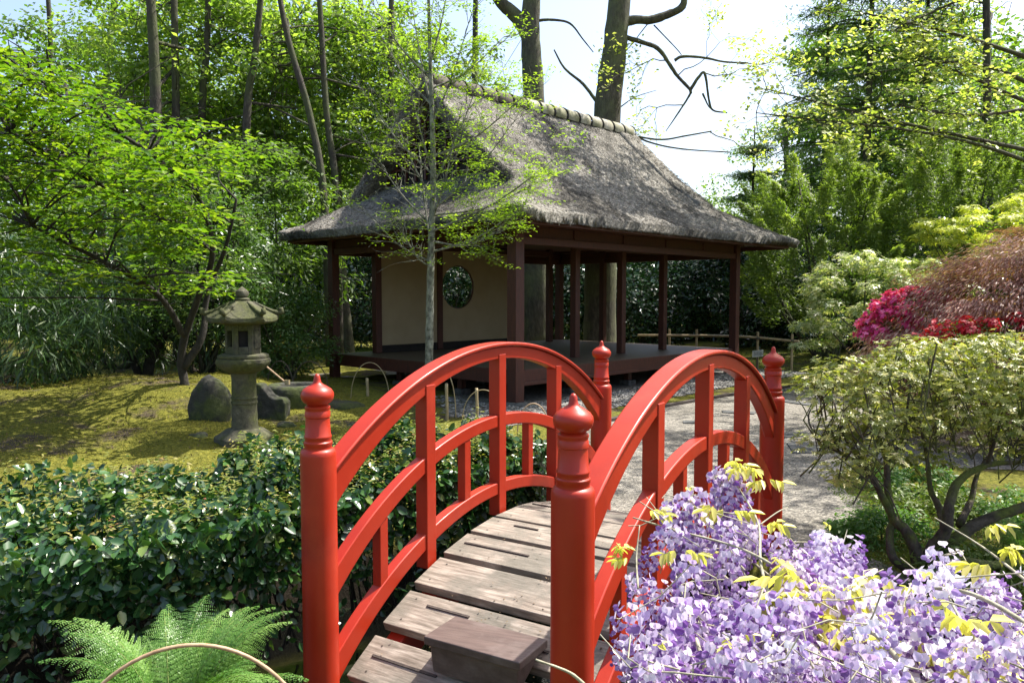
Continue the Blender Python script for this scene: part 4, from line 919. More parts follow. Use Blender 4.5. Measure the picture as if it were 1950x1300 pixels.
# small sapling and its curling branch left of the azalea
sp=atz(1560,880); sapl=empty('small_azalea',sp,'thin curling young azalea branch reaching over the gravel beside the path','shrub'); mb=MB(); Y=sp[1]+.3
limb(mb,[at(x,y,Y) for x,y in ((1600,860),(1570,835),(1545,815),(1540,790),(1550,770),(1562,750))],.014,.005,5,6)
limb(mb,[at(x,y,Y) for x,y in ((1542,800),(1530,775),(1518,760),(1512,745))],.008,.003,5,5); limb(mb,[at(x,y,Y) for x,y in ((1545,785),(1562,775),(1566,752))],.006,.003,4,5)
mb.build('stem',M['mossbark'],sapl,smooth=True)
Cs=np.array([at(x,y,Y+.2*rng.normal()*.5) for x,y in ((1510,742),(1525,735),(1545,730),(1560,745),(1575,728),(1590,720),(1600,738),(1580,750),(1615,725))]); leafobj('foliage',whorls(rng,Cs,.10,12,.03,.010,6),M['L_azalea'],sapl)
# low moss / ground-cover mats right of the path
def cover(name,label,fn,n,L,W,mat,seed,up=1.,kind='stuff',cat_='ground cover',dz=0.):
    rg=np.random.default_rng(seed); P=fn(rg,n); P[:,2]=terrain(P[:,0],P[:,1])+dz; m=len(P); D=rdir(rg,m)*.8+A(0,0,up)
    o=leafobj(name,leafmesh(P,rdir(rg,m),D,L*(.6+.8*rg.random(m)),W,'rhomb',.1,rnd=np.clip(.5+.35*vnoise(P[:,0],P[:,1],2.2,seed)+.2*rg.normal(size=m),0,1)),M[mat]); return tag(o,label,cat_,kind=kind)
def reg(poly,ybias=1.):
    pg=[tuple(atz(x,y)[:2]) for x,y in poly]; xs=[p[0] for p in pg]; ys=[p[1] for p in pg]
    def f(rg,n):
        out=[]; x0,x1,y0,y1=min(xs),max(xs),min(ys),max(ys)
        X=x0+(x1-x0)*rg.random(n*3); Y=y0+(y1-y0)*rg.random(n*3)**ybias; ins=np.zeros(n*3,bool); k=len(pg)
        for i in range(k):
            (a,b),(c,d)=pg[i],pg[(i+1)%k]; cr=((b>Y)!=(d>Y)); 
            with np.errstate(divide='ignore',invalid='ignore'): xx=(c-a)*(Y-b)/(d-b+1e-12)+a
            ins^=cr&(X<xx)
        P=np.stack([X,Y,0*X],1)[ins][:n]; 
        nz=vnoise(P[:,0],P[:,1],2.7,9)+.4*rg.normal(size=len(P)); return P[nz>-.55]
    return f
cover('moss_mat','yellow green mossy ground cover beneath the azalea trunks',reg([(1575,930),(1640,905),(1700,960),(1960,960),(2100,1150),(1900,1300),(1560,1300),(1480,1110),(1560,1040),(1630,980)]),26000,.022,.008,'L_ygreen',1)
cover('moss_lawn','golden green moss lawn around the stone lantern',reg([(-60,760),(330,712),(640,700),(700,830),(980,850),(1010,870),(560,905),(-60,930)]),90000,.02,.007,'L_moss',2)
cover('grass_tufts','sunlit green grass at the wood edge left of the pavilion',reg([(480,668),(640,662),(760,668),(770,680),(520,690)]),14000,.14,.012,'L_grass',3,up=2.)
cover('moss_bank','shaded moss bank behind the bamboo fence',reg([(1400,640),(1950,640),(1950,760),(1640,728),(1520,722),(1420,716)]),50000,.04,.015,'L_ygreen',4)
cover('fallen_leaves','brown fallen leaves on the shaded moss',reg([(-60,760),(330,720),(640,705),(700,830),(560,880),(-60,930)]),2600,.035,.018,'L_straw',5,up=.1,cat_='leaves')

# ---------------- wisteria (foreground right)
wis=empty('wisteria',(1.0,1.75,0),'pale lilac flowering wisteria in the lower right foreground','wisteria')
def raceme(rng,L=.17,R=.032,n=62,mat='petal'):
    P=[];N=[];D=[];LL=[];rr=[]
    for i in range(n):
        f=(i+.5)/n; a=i*2.4; r=R*(1-.75*f**1.5)*(.75+.4*rng.random()); ax=A(math.cos(a),math.sin(a),-.15+.5*(1-f))
        p=A(0,0,-L*f)+ax*r; o=nrm(ax+rng.normal(size=3)*.3); s=(.021*(1-.5*f))*(.8+.4*rng.random()); tn=rng.random()
        for j in range(4):  # two standard halves, two wings/keel
            if j<2: Nn=o; Dd=A(0,0,1)*1.0+o*.25+np.cross(o,A(0,0,1))*(1 if j else -1)*.55; l=s; t_=.55+.45*tn
            else: Nn=np.cross(o,A(0,0,1))*(1 if j==2 else -1)+rng.normal(size=3)*.1; Dd=o*.9-A(0,0,.35); l=s*.85; t_=.05+.3*tn
            P.append(p);N.append(Nn);D.append(Dd);LL.append(l);rr.append(np.clip(t_-.35*f+.1*rng.normal(),0,1))
    V,Fq,r=leafmesh(np.array(P),np.array(N),np.array(D),np.array(LL),np.array(LL)*.85,'oval',.16,np.array(rr)); 
    mb=MB(); mb.tube([A(0,0,.02),A(0,0,-L)],[.0022,.001],4); me=quads(V,Fq,r); me.materials.append(M[mat]); return me
rng=np.random.default_rng(99)
rac=[raceme(rng,L,R,n) for L,R,n in ((.18,.032,60),(.23,.034,84),(.15,.030,46),(.20,.038,74),(.11,.028,34))]+[raceme(rng,L,R,n,'petal2') for L,R,n in ((.16,.036,60),(.20,.036,72),(.13,.034,46))]
wpoly=[(1200,1310),(1200,1180),(1225,1100),(1265,1040),(1300,1010),(1345,1020),(1400,975),(1440,1020),(1500,1040),(1560,1050),(1620,1065),(1665,1140),(1720,1150),(1760,1105),(1800,1085),(1850,1120),(1900,1135),(1990,1120),(1990,1330),(1185,1330)]
pts_=[]
tries=0
while len(pts_)<118 and tries<40000:
    tries+=1; x=1180+rng.random()*800; y=945+rng.random()*385
    if not inpoly(x,y,wpoly): continue
    if x<1480 and y<1160 and rng.random()<.45: continue
    f=(y-950)/350; Yd=2.55-1.1*f+rng.normal()*.12; Yd=max(Yd,1.25); p=at(x,y,Yd)
    if all(np.linalg.norm(p-q)>.068 for q in pts_): pts_.append(p)
for x,y,Yd in ((1385,925,2.5),(1400,945,2.5),(1375,935,2.5),(1285,1000,2.3),(1265,1010,2.3),(1330,985,2.35),(1305,990,2.3)): pts_.append(at(x,y,Yd))
for k,p in enumerate(pts_[:]):
    if k>=100: break
    o=bpy.data.objects.new('flower_cluster',rac[(5+k%3) if (rng.random()<.12+.42*(p[0]/p[1]>.42)) else k%5]); C.objects.link(o); o.parent=wis; o.location=[float(v) for v in (p-origin(wis)+A(0,0,.05))]
    o.rotation_euler=(rng.normal()*.25,rng.normal()*.25,rng.random()*6.28); s=.85+.35*rng.random(); o.scale=(s,s,s*.9)
# remaining clusters merged as one mass
def racmass(ps):
    parts=[]
    for p in ps:
        me=rac[rng.integers(5)]; n=len(me.vertices); co=np.empty(n*3); me.vertices.foreach_get('co',co); co=co.reshape(-1,3)
        fi=np.empty(len(me.loops),np.int32); me.loops.foreach_get('vertex_index',fi); r=np.empty(len(me.polygons)); me.attributes['rnd'].data.foreach_get('value',r)
        a=rng.random()*6.28; tx,ty=rng.normal(size=2)*.25; Rz=np.array([[math.cos(a),-math.sin(a),0],[math.sin(a),math.cos(a),0],[0,0,1]]); Rx=np.array([[1,0,0],[0,math.cos(tx),-math.sin(tx)],[0,math.sin(tx),math.cos(tx)]])
        parts.append(((co@Rz.T)@Rx.T*(.85+.35*rng.random())+p+A(0,0,.05),fi.reshape(-1,4),r))
    return cat(parts)
rest=[p+rng.normal(size=3)*.01 for p in pts_[100:]]
for nm_,sel_ in (('petal',rest),):
    if sel_: V,Fq,r=racmass(sel_); o=link('flower_mass',quads(V,Fq,r),M[nm_],wis); o['kind']='stuff'
mb=MB()
stems_=[([(1980,1330,1.3),(1700,1250,1.5),(1600,1180,1.7),(1540,1120,1.8),(1480,1080,1.9),(1400,1040,2.1),(1290,1010,2.2),(1205,985,2.25)],.0065,.0022),
 ([(1360,1330,1.5),(1330,1230,1.6),(1300,1130,1.8),(1275,1070,1.9)],.006,.002),
 ([(1520,1330,1.4),(1490,1210,1.6),(1450,1080,1.95),(1445,1000,2.2),(1420,950,2.4),(1400,920,2.45)],.0055,.002),
 ([(1980,1200,1.5),(1850,1130,1.7),(1740,1120,1.75),(1640,1155,1.75),(1560,1165,1.7)],.0055,.003),
 ([(1445,1000,2.3),(1480,975,2.35),(1500,965,2.4)],.0025,.0012),([(1425,985,2.3),(1380,975,2.3),(1310,968,2.3)],.0025,.0012),
 ([(1215,1120,1.9),(1212,1060,2.),(1218,1000,2.05)],.003,.0015),([(1760,1330,1.3),(1690,1230,1.4),(1640,1190,1.45)],.006,.003),
 ([(1120,1310,1.5),(1085,1280,1.5),(1020,1255,1.5)],.0045,.002),([(1960,1110,1.8),(1870,1040,2.2),(1780,985,2.4)],.004,.0015),
 ([(1900,1330,1.25),(1880,1250,1.35),(1830,1180,1.5),(1790,1100,1.7)],.005,.002),([(1700,1250,1.5),(1720,1160,1.6),(1735,1110,1.7)],.004,.002)]
for k,(L_,a_,b_) in enumerate(stems_): limb(mb,[at(x,y,d) for x,y,d in L_],a_,b_,6,7,.12,k)
ps=np.array(pts_)
for k in range(260):
    p=ps[rng.integers(len(ps))]+A(0,0,.05); q=p+rng.normal(size=3)*A(.07,.06,.05)+A(.02,0,-.03); mb.tube([p,(p+q)/2+rng.normal(size=3)*.015,q],[.0012,.0018,.0016],4,cap=False)
for k in range(16):
    p=ps[rng.integers(len(ps))]; b=A(1.2+rng.normal()*.5,2.0+rng.normal()*.3,.0); mb.tube(curve([b,(b+p)/2+rng.normal(size=3)*.1,p],4),np.linspace(.011,.004,9),6,cap=False)
mb.build('stem',M['wstem'],wis,smooth=True)
# buds / tiny young leaves along tips
P=[];N=[];D=[];Ls=[]
def pinnate(p,d,L,npairs,ll):
    d=nrm(d); s=nrm(np.cross(d,A(0,0,1))+A(.01,0,0))
    for i in range(npairs):
        b=p+d*L*(i+1)/npairs+A(0,0,-.25*L*((i+1)/npairs)**2)
        for sg in (-1,1): P.append(b);D.append(s*sg*.7+d*.5-A(0,0,.75)+rng.normal(size=3)*.12);N.append(s*sg*.6+d*.2+A(0,0,.5)+rng.normal(size=3)*.2);Ls.append(ll*(.8+.4*rng.random()))
    P.append(b);D.append(d-A(0,0,.6));N.append(A(0,0,1)+s*.2);Ls.append(ll*1.1)
YL=[(1505,1110,1.75,.06),(1530,1130,1.75,.06),(1560,1150,1.72,.065),(1540,1180,1.68,.065),(1515,1190,1.66,.06),(1600,1140,1.7,.065),(1620,1160,1.7,.06),(1740,1230,1.45,.055),(1765,1270,1.4,.055),(1830,1200,1.4,.06),(1850,1240,1.38,.06),(1810,1265,1.36,.055),(1490,1125,1.8,.055),(1575,1195,1.66,.06),
 (1385,895,2.5,.05),(1420,900,2.5,.05),(1455,925,2.45,.045),(1365,975,2.3,.05),(1390,985,2.28,.05),(1235,985,2.2,.04),(1295,1060,2.0,.04),(1460,1010,2.2,.04),(1180,1060,2.0,.03),(1900,1090,1.8,.05),(1915,1065,2.,.05),(1690,1110,1.9,.05),(1885,1010,2.2,.04),(1200,1075,2.0,.03)]
for x,y,Yd,ll in YL:
    p=at(x,y-12,Yd)
    for k in range(2): a=rng.random()*6.28; pinnate(p,A(math.cos(a),math.sin(a)*.6,.2),ll*1.2,3,ll*.95)
for k in range(36):
    p=ps[rng.integers(len(ps))]+A(0,0,.06)+rng.normal(size=3)*.02; a=rng.random()*6.28; pinnate(p,A(math.cos(a),math.sin(a),.4),.03,2,.016)
P,N,D,Ls=map(np.array,(P,N,D,Ls)); leafobj('young_leaves',leafmesh(P,N,D,Ls,Ls*.4,'oval',.22,rng.random(len(P)),droop=.15),M['L_wleaf'],wis)
# dark leaved plant under the wisteria
shrub('leafy_plant','dark green leafy plant under the wisteria flowers','plant',(1.25,2.2,.25),(.7,.55,.3),'foliage',.10,.045,'L_wdark',60,.14,40,5,'oval',.6,stems=8,stemr=.006)

# ---------------- slender sapling before the pavilion
rng=np.random.default_rng(17); YS=11.0
sp=atz(818,562+1.8/YS*F); sp=at(818,801,YS); sp[2]=0
sap=empty('slender_tree',sp,'slender young tree with speckled pale trunk before the pavilion corner','tree'); mb=MB()
Q=limb(mb,[at(x,y,YS) for x,y in ((816,803),(817,700),(819,560),(822,440),(825,330),(822,200),(818,80),(815,-60))],.068,.018,8,12,.07)
tips=[]
def twig(px0,py0,px1,py1,d0,d1,r=.018):
    a=at(px0,py0,YS+d0); b=at(px1,py1,YS+d1); m=(a+b)/2+A(0,0,-.12); P=curve([a,m,b],5); mb.tube(P,np.linspace(r,.004,len(P)),6,cap=False)
    for i in range(3,len(P)):
        for k in range(2):
            dd=nrm(P[i]-P[i-1])+rng.normal(size=3)*A(.9,.9,.3); branch(mb,rng,P[i],dd,.42,.005,1,tips,4,.2,.03,2,.6,.002,4)
for a in ((822,500,690,395,0,-.2),(822,480,1000,390,0,-.3),(824,440,1060,300,0,-.5),(822,430,700,270,0,.1),(824,400,980,230,0,-.2),(823,380,740,190,0,-.1),(825,350,920,130,0,.1),(824,330,770,110,0,-.3),(823,300,1000,180,0,-.6),(822,200,720,60,0,.2),(821,240,900,20,0,-.1),(820,200,780,-20,0,.3),(820,170,960,70,0,.3),(822,510,760,430,0,-.4),(824,460,950,440,0,-.5),(820,150,700,-10,0,-.3),(819,120,860,-60,0,.2),(823,420,880,200,0,-.5),(821,470,800,300,0,.3),(824,410,1020,350,0,.2),(822,330,690,170,0,0.2)): twig(*a)
mb.build('trunk',M['palebark'],sap,smooth=True)
T=np.array([t[0] for t in tips]); print('sap tips',len(T))
# leaf sprays: flat layered tiers
pxs=975+F*T[:,0]/T[:,1]; pys=562-F*(T[:,2]-1.8)/T[:,1]
dens=np.where(pxs>820,np.where(pys<330,.5,.75),.24)*np.where((pys>330)&(pxs<820),.8,1); T=T[rng.random(len(T))<dens]
n=len(T)*13; P=np.repeat(T,13,0)+rng.normal(size=(n,3))*A(.08,.08,.016); a=rng.random(n)*6.28
V=leafmesh(P,A(0,0,1)+rdir(rng,n)*.4,np.stack([np.cos(a),np.sin(a),-.15+0*a],1),.042+.034*rng.random(n),.026,'rhomb',.12,np.repeat(rng.random(len(T)),13)*.5+rng.random(n)*.5)
leafobj('crown',V,M['L_sap'],sap)

# ---------------- layered tree on the lawn (left)
def layered(name,label,base,trunks,sprays,seed,mat='L_layer',L=.10,per=46,sr=.42,leafw=.52):
    rng=np.random.default_rng(seed); root=empty(name,base,label,'tree'); mb=MB(); ax=[]
    for P,r0,r1 in trunks: ax.append(limb(mb,P,r0,r1,6,10,.1,seed))
    axs=np.concatenate(ax); S=np.array(sprays)
    for c in S[::2]:
        d=np.linalg.norm((axs-c)*A(1,1,1.3),axis=1)+np.where(axs[:,2]>c[2],1.5,0)+np.where(axs[:,2]<1.2,2,0); s0=axs[np.argmin(d)]
        m=(s0+c)/2+A(0,0,.12)+rng.normal(size=3)*.08; Q=curve([s0,m,c],5); mb.tube(Q,np.linspace(.018,.005,len(Q)),5,cap=False)
        for k in range(4):
            e=c+rng.normal(size=3)*A(sr,sr,.08)*.8; mb.tube([c,(c+e)/2+A(0,0,.02),e],[.005,.004,.002],4,cap=False)
    mb.build('trunk',M['darkbark'],root,smooth=True)
    n=len(S)*per; ang=rng.random(n)*6.28; rad=sr*rng.random(n)**.6; rs=np.repeat(.6+.7*rng.random(len(S)),per); rad=rad*rs
    # droop outward like tiers
    P=np.repeat(S,per,0)+np.stack([rad*np.cos(ang),rad*np.sin(ang),-.20*rad**2/sr+rng.normal(size=n)*.018],1)
    D=np.stack([np.cos(ang),np.sin(ang),-.25+0*ang],1)+rdir(rng,n)*.6; r=np.repeat(rng.random(len(S)),per)*.4+.6*rng.random(n)
    leafobj('crown',leafmesh(P,A(0,0,1)+rdir(rng,n)*.42,D,L*(.65+.6*rng.random(n)),L*leafw,'oval',.14,r,droop=.15),M[mat],root); return root
rng=np.random.default_rng(41)
polyA=[(-80,90),(20,100),(100,150),(220,205),(330,232),(420,245),(470,270),(440,300),(380,330),(400,380),(400,430),(360,450),(420,490),(410,520),(480,562),(400,585),(300,600),(120,570),(0,545),(-80,560)]
spr=[]
while len(spr)<270:
    x=-80+rng.random()*640; y=90+rng.random()*510
    if inpoly(x,y,polyA) and rng.random()<(1 if y<440 else .45): 
        fx=(x+80)/640; Yd=8.2+3.2*rng.random()+.5*fx; q=at(x,y,Yd); q[2]=round(q[2]/.30)*.30+.05*rng.normal()+.12*math.sin(q[0]*2); spr.append(q)
b1=atz(345,788)
tr=[([b1,at(352,740,b1[1]),at(345,690,b1[1]),at(352,640,b1[1]-.1),at(380,560,b1[1]-.3),at(405,480,b1[1]-.6),at(380,380,b1[1]-.8),at(300,300,b1[1]-1)],.075,.025),
 ([at(350,700,b1[1]),at(385,640,b1[1]+.1),at(395,560,b1[1]+.2),at(430,470,b1[1]),at(450,380,b1[1]-.2)],.06,.02),
 ([at(395,470,b1[1]-.6),at(280,400,b1[1]-1),at(150,330,b1[1]-1.5),at(20,250,b1[1]-2)],.05,.02),
 ([at(352,640,b1[1]-.1),at(300,560,b1[1]-.6),at(200,500,b1[1]-1.4),at(60,430,b1[1]-2)],.05,.018),
 ([at(300,300,b1[1]-1),at(190,230,b1[1]-1.5),at(60,150,b1[1]-2)],.03,.012)]
layered('layered_tree','spreading bright green tree with tiered foliage arching over the stone lantern at left',(b1[0],b1[1],float(terrain(b1[0],b1[1]))),tr,spr,6,per=34,L=.115,sr=.46)
b2=atz(272,735)
polyB=[(150,330),(300,300),(520,250),(560,330),(520,460),(420,560),(300,600),(160,560),(60,500)]
spr=[]
while len(spr)<50:
    x=60+rng.random()*500; y=250+rng.random()*350
    if inpoly(x,y,polyB): spr.append(at(x,y,12.2+2.2*rng.random()))
Yb=b2[1]
tr=[([at(275,738,Yb),at(285,690,Yb),at(290,640,Yb),at(300,570,Yb-.1),at(330,500,Yb),at(360,400,Yb)],.12,.03),
 ([at(270,735,Yb),at(255,690,Yb),at(225,630,Yb-.1),at(200,575,Yb-.2),at(180,480,Yb-.4)],.09,.03),
 ([at(285,690,Yb),at(305,650,Yb),at(345,590,Yb+.1),at(380,500,Yb+.2),at(430,400,Yb)],.1,.03)]
layered('forked_tree','dark forked tree rising from the mossy mound left of the lantern',(b2[0],b2[1],float(terrain(b2[0],b2[1]))),tr,spr,8,mat='L_forestb',L=.10,per=36,sr=.5)

# ---------------- understory shrubs on the left
shrub('bamboo_thicket','dark narrow-leaved bamboo thicket at the left edge of the lawn','bamboo',(-9.3,13.2,1.3),(2.6,1.6,1.7),'foliage',.26,.03,'L_bamboo',120,.6,120,51,'rhomb',.9,.2,hang=.9,stems=26,stemr=.02,bark='darkcane',zmin=-.8,outw=.9)
shrub('bamboo_thicket','smaller bamboo clump behind the forked tree trunks','bamboo',(-6.6,16.2,1.2),(1.9,1.2,1.4),'foliage',.24,.03,'L_bamboo',70,.5,110,52,'rhomb',.9,.2,hang=.8,stems=14,stemr=.018,bark='darkcane',zmin=-.8,outw=.9)
shrub('red_tipped_shrub','tall shrub with reddish new leaf tips left of the pavilion roof','shrub',(-6.2,15.2,2.1),(1.45,1.3,1.9),'foliage',.085,.03,'L_photinia',110,.42,230,53,'rhomb',.8,stems=9,zmin=-.7)
shrub('red_tipped_shrub','low spreading shrub with coppery tips right of the lantern','shrub',(-4.4,15.3,1.0),(.9,.8,1.05),'foliage',.07,.026,'L_photinia',60,.36,220,54,'rhomb',.8,stems=8,zmin=-.8)
shrub('rhododendron','large long-leaved rhododendron beside the left roof corner','rhododendron',(-6.4,19.5,3.0),(2.2,1.6,2.6),'foliage',.17,.05,'L_forestb',110,.55,120,55,'rhomb',.8,hang=.3,stems=8,zmin=-.7,stemr=.05)
shrub('rhododendron','dark rhododendron below the bright trees left of the pavilion','rhododendron',(-9.8,19.0,2.4),(2.6,1.6,2.4),'foliage',.16,.05,'L_photinia',120,.6,120,56,'rhomb',.8,stems=8,zmin=-.7,stemr=.05)
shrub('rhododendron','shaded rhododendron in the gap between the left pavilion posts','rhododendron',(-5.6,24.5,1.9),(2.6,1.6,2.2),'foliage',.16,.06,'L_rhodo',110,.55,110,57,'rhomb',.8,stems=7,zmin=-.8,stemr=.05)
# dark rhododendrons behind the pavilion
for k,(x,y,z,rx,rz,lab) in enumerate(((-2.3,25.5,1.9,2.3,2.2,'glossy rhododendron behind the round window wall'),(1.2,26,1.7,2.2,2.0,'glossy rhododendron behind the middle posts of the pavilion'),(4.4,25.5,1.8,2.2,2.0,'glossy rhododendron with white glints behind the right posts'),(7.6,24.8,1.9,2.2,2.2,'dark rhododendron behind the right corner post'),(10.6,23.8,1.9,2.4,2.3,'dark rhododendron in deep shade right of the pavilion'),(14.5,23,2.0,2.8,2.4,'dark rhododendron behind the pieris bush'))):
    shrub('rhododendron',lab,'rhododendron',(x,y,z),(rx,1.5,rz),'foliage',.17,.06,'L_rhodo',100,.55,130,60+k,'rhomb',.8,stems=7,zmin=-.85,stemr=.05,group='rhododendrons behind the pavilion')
def yew(label,c,r,nl,seed):
    rng=np.random.default_rng(seed); c=A(*c); r=A(*r); root=empty('yew',(c[0],c[1],float(terrain(c[0],c[1]))),label,'yew'); Cc=ellip(rng,c,r,nl,.62,-.7); m=len(Cc); per=380; n=m*per
    out=nrm((Cc-c)/r)*A(1,1,.4); ax=nrm(out*.75+A(0,0,.85)+rng.normal(size=(m,3))*.22); Ln=.75+.65*rng.random(m); axr=np.repeat(ax,per,0)
    t=rng.random(n)**.75; pr=rdir(rng,n); pr=nrm(pr-axr*(pr*axr).sum(1,keepdims=True)); rad=(.30*(1-t)+.02)*rng.random(n)**.5*np.repeat(Ln,per)
    P=np.repeat(Cc,per,0)+axr*(t*np.repeat(Ln,per)-.25)[:,None]+pr*rad[:,None]
    rr=np.clip(np.repeat(rng.random(m),per)*.35+.25*t+.4*rng.random(n),0,1)
    leafobj('foliage',leafmesh(P,pr*.5+A(0,0,.6)+rdir(rng,n)*.5,axr*.9+pr*.6-A(0,0,.2),.11+.06*rng.random(n),.03,'rhomb',.15,rr),M['L_yew'],root)
    mb=MB(); b=A(c[0],c[1],-.05)
    for k in range(12): tt=Cc[rng.integers(m)]; limb(mb,[b+A(*(rng.normal(size=2)*.2),0),(b+tt)/2+rng.normal(size=3)*.2,tt],.06,.02,5,6,seed=k)
    mb.build('stem',M['bark'],root,smooth=True)
def wshrub(name,label,category,c,r,leaf,nl,lr,per,L,W,mat,seed,nw=6,flat=.45,upv=.7,lo=.7,zmin=-.5,extra=None,shape='rhomb'):
    rng=np.random.default_rng(seed); c=A(*c); r=A(*r); root=empty(name,(c[0],c[1],float(terrain(c[0],c[1]))),label,category); Cc=ellip(rng,c,r,nl,lo,zmin)
    leafobj(leaf,whorls(rng,Cc,lr,per,L,W,nw,flat,shape,upv),M[mat],root)
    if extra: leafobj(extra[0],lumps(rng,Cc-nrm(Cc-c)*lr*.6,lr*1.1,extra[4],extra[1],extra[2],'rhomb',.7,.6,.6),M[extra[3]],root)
    mb=MB(); b=A(c[0],c[1],float(terrain(c[0],c[1]))-.05)
    for k in range(12): tt=Cc[rng.integers(len(Cc))]; mid=(b+tt)/2+rng.normal(size=3)*.1; limb(mb,[b+A(*(rng.normal(size=2)*.1*r[0]),0),mid,tt],.03,.008,5,6,seed=k)
    mb.build('stem',M['bark'],root,smooth=True); return root
# right side shrubs
yew('wide feathery green yew right of the roof',(8.4,20.5,2.7),(2.1,1.5,2.5),120,71)
yew('tall feathery yew below the conifer',(11.6,20.5,3.1),(2.5,1.6,2.9),150,72)
yew('feathery yew at the right edge behind the lime azalea',(15.4,21,3.0),(2.6,1.7,2.7),130,73)
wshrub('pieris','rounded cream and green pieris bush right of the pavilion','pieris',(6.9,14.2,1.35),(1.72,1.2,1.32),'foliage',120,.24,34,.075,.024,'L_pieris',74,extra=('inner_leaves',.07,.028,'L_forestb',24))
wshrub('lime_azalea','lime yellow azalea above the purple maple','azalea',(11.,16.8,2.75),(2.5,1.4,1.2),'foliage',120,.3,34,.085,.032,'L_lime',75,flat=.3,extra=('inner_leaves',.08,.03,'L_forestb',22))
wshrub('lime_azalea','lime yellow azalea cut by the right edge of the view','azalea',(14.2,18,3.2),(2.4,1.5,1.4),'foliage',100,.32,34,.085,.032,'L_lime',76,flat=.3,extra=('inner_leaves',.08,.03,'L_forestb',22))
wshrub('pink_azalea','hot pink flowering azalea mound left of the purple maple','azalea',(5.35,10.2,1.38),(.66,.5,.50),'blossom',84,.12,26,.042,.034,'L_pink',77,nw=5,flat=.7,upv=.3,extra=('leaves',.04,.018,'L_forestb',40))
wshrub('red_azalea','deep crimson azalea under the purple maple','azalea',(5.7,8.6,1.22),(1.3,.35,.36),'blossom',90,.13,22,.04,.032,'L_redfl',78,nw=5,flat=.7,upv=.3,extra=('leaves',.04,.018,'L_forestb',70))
shrub('red_azalea','small red azalea showing through the right azalea twigs','azalea',(5.6,7.4,.4),(.35,.3,.3),'blossom',.04,.028,'L_redfl',16,.14,50,79,'rhomb',.7,stems=4)
shrub('red_azalea','low red blossoms at the lower right edge by the fern','azalea',(4.05,5.6,.25),(.2,.2,.15),'blossom',.035,.026,'L_redfl',8,.08,30,80,'rhomb',.7,stems=3)
shrub('white_azalea','few white blossoms in shade below the pieris','azalea',(7.6,18.3,.9),(.6,.4,.35),'blossom',.05,.035,'L_white',14,.14,22,81,'rhomb',.7,stems=4,extra=('L_rhodo',.07,.03,120,1.,'leaves'))
shrub('low_shrub','small dark shrub on the shaded bank under the pieris','shrub',(6.9,13.3,.45),(.9,.5,.4),'foliage',.06,.022,'L_rhodo',40,.2,120,82,'rhomb',.7,stems=5)
for k,(x_,y_,s_,lab) in enumerate(((2.75,5.6,.22,'low green plant at the gravel edge left of the azalea trunks'),(3.35,6.1,.28,'leafy green undergrowth behind the azalea trunks'),(4.1,5.9,.3,'leafy green undergrowth right of the azalea trunks'),(2.9,4.75,.22,'low green plant in front of the azalea trunk foot'),(3.7,6.9,.25,'small green clump behind the azalea near the path'))):
    shrub('undergrowth_plant',lab,'plant',(x_,y_,.05),(s_*1.5,s_*1.1,s_*.7),'foliage',.045,.016,'L_ygreen' if k%2 else 'L_fern',30,.13,90,200+k,'rhomb',.6,stems=3,stemr=.006)
# Japanese maple: dome of hanging thread-like leaves
jm=empty('japanese_maple',(7.3,9.6,0),'dome of feathery purple brown japanese maple at the right edge','tree'); rng=np.random.default_rng(90)
jc=A(7.4,9.6,.75); jr=A(2.6,1.6,2.0); Cc=ellip(rng,jc,jr,330,.86,-.1)
Cc[:,2]=np.round(Cc[:,2]/.22)*.22+.05*np.sin(Cc[:,0]*5+Cc[:,1]*3)
m=len(Cc);per=400; n=m*per; out=nrm((Cc-jc)/jr); side=np.repeat(out,per,0)
t=rng.random(n); dn=nrm(side*A(1,1,.1)); P=np.repeat(Cc,per,0)+rng.normal(size=(n,3))*A(.17,.17,.03)+dn*(.30*t)[:,None]-A(0,0,1)*(.30*t**1.6)[:,None]
leafobj('crown',leafmesh(P,side+rdir(rng,n)*.5+A(0,0,.5),dn*.8-A(0,0,.9)+rdir(rng,n)*.4,.055+.035*rng.random(n),.017,'rhomb',.2,np.clip(np.repeat(rng.random(m),per)*.6+.45*rng.random(n),0,1)),M['L_jmaple'],jm)
mb=MB(); b=A(7.2,9.8,0)
for k in range(9):
    c=Cc[rng.integers(m)]; limb(mb,[b+rng.normal(size=3)*A(.05,.05,0),b+A((c[0]-b[0])*.25,(c[1]-b[1])*.3,.75),c-A(0,0,.1)],.06,.012,6,7,.1,k)
mb.build('trunk',M['bark'],jm,smooth=True)

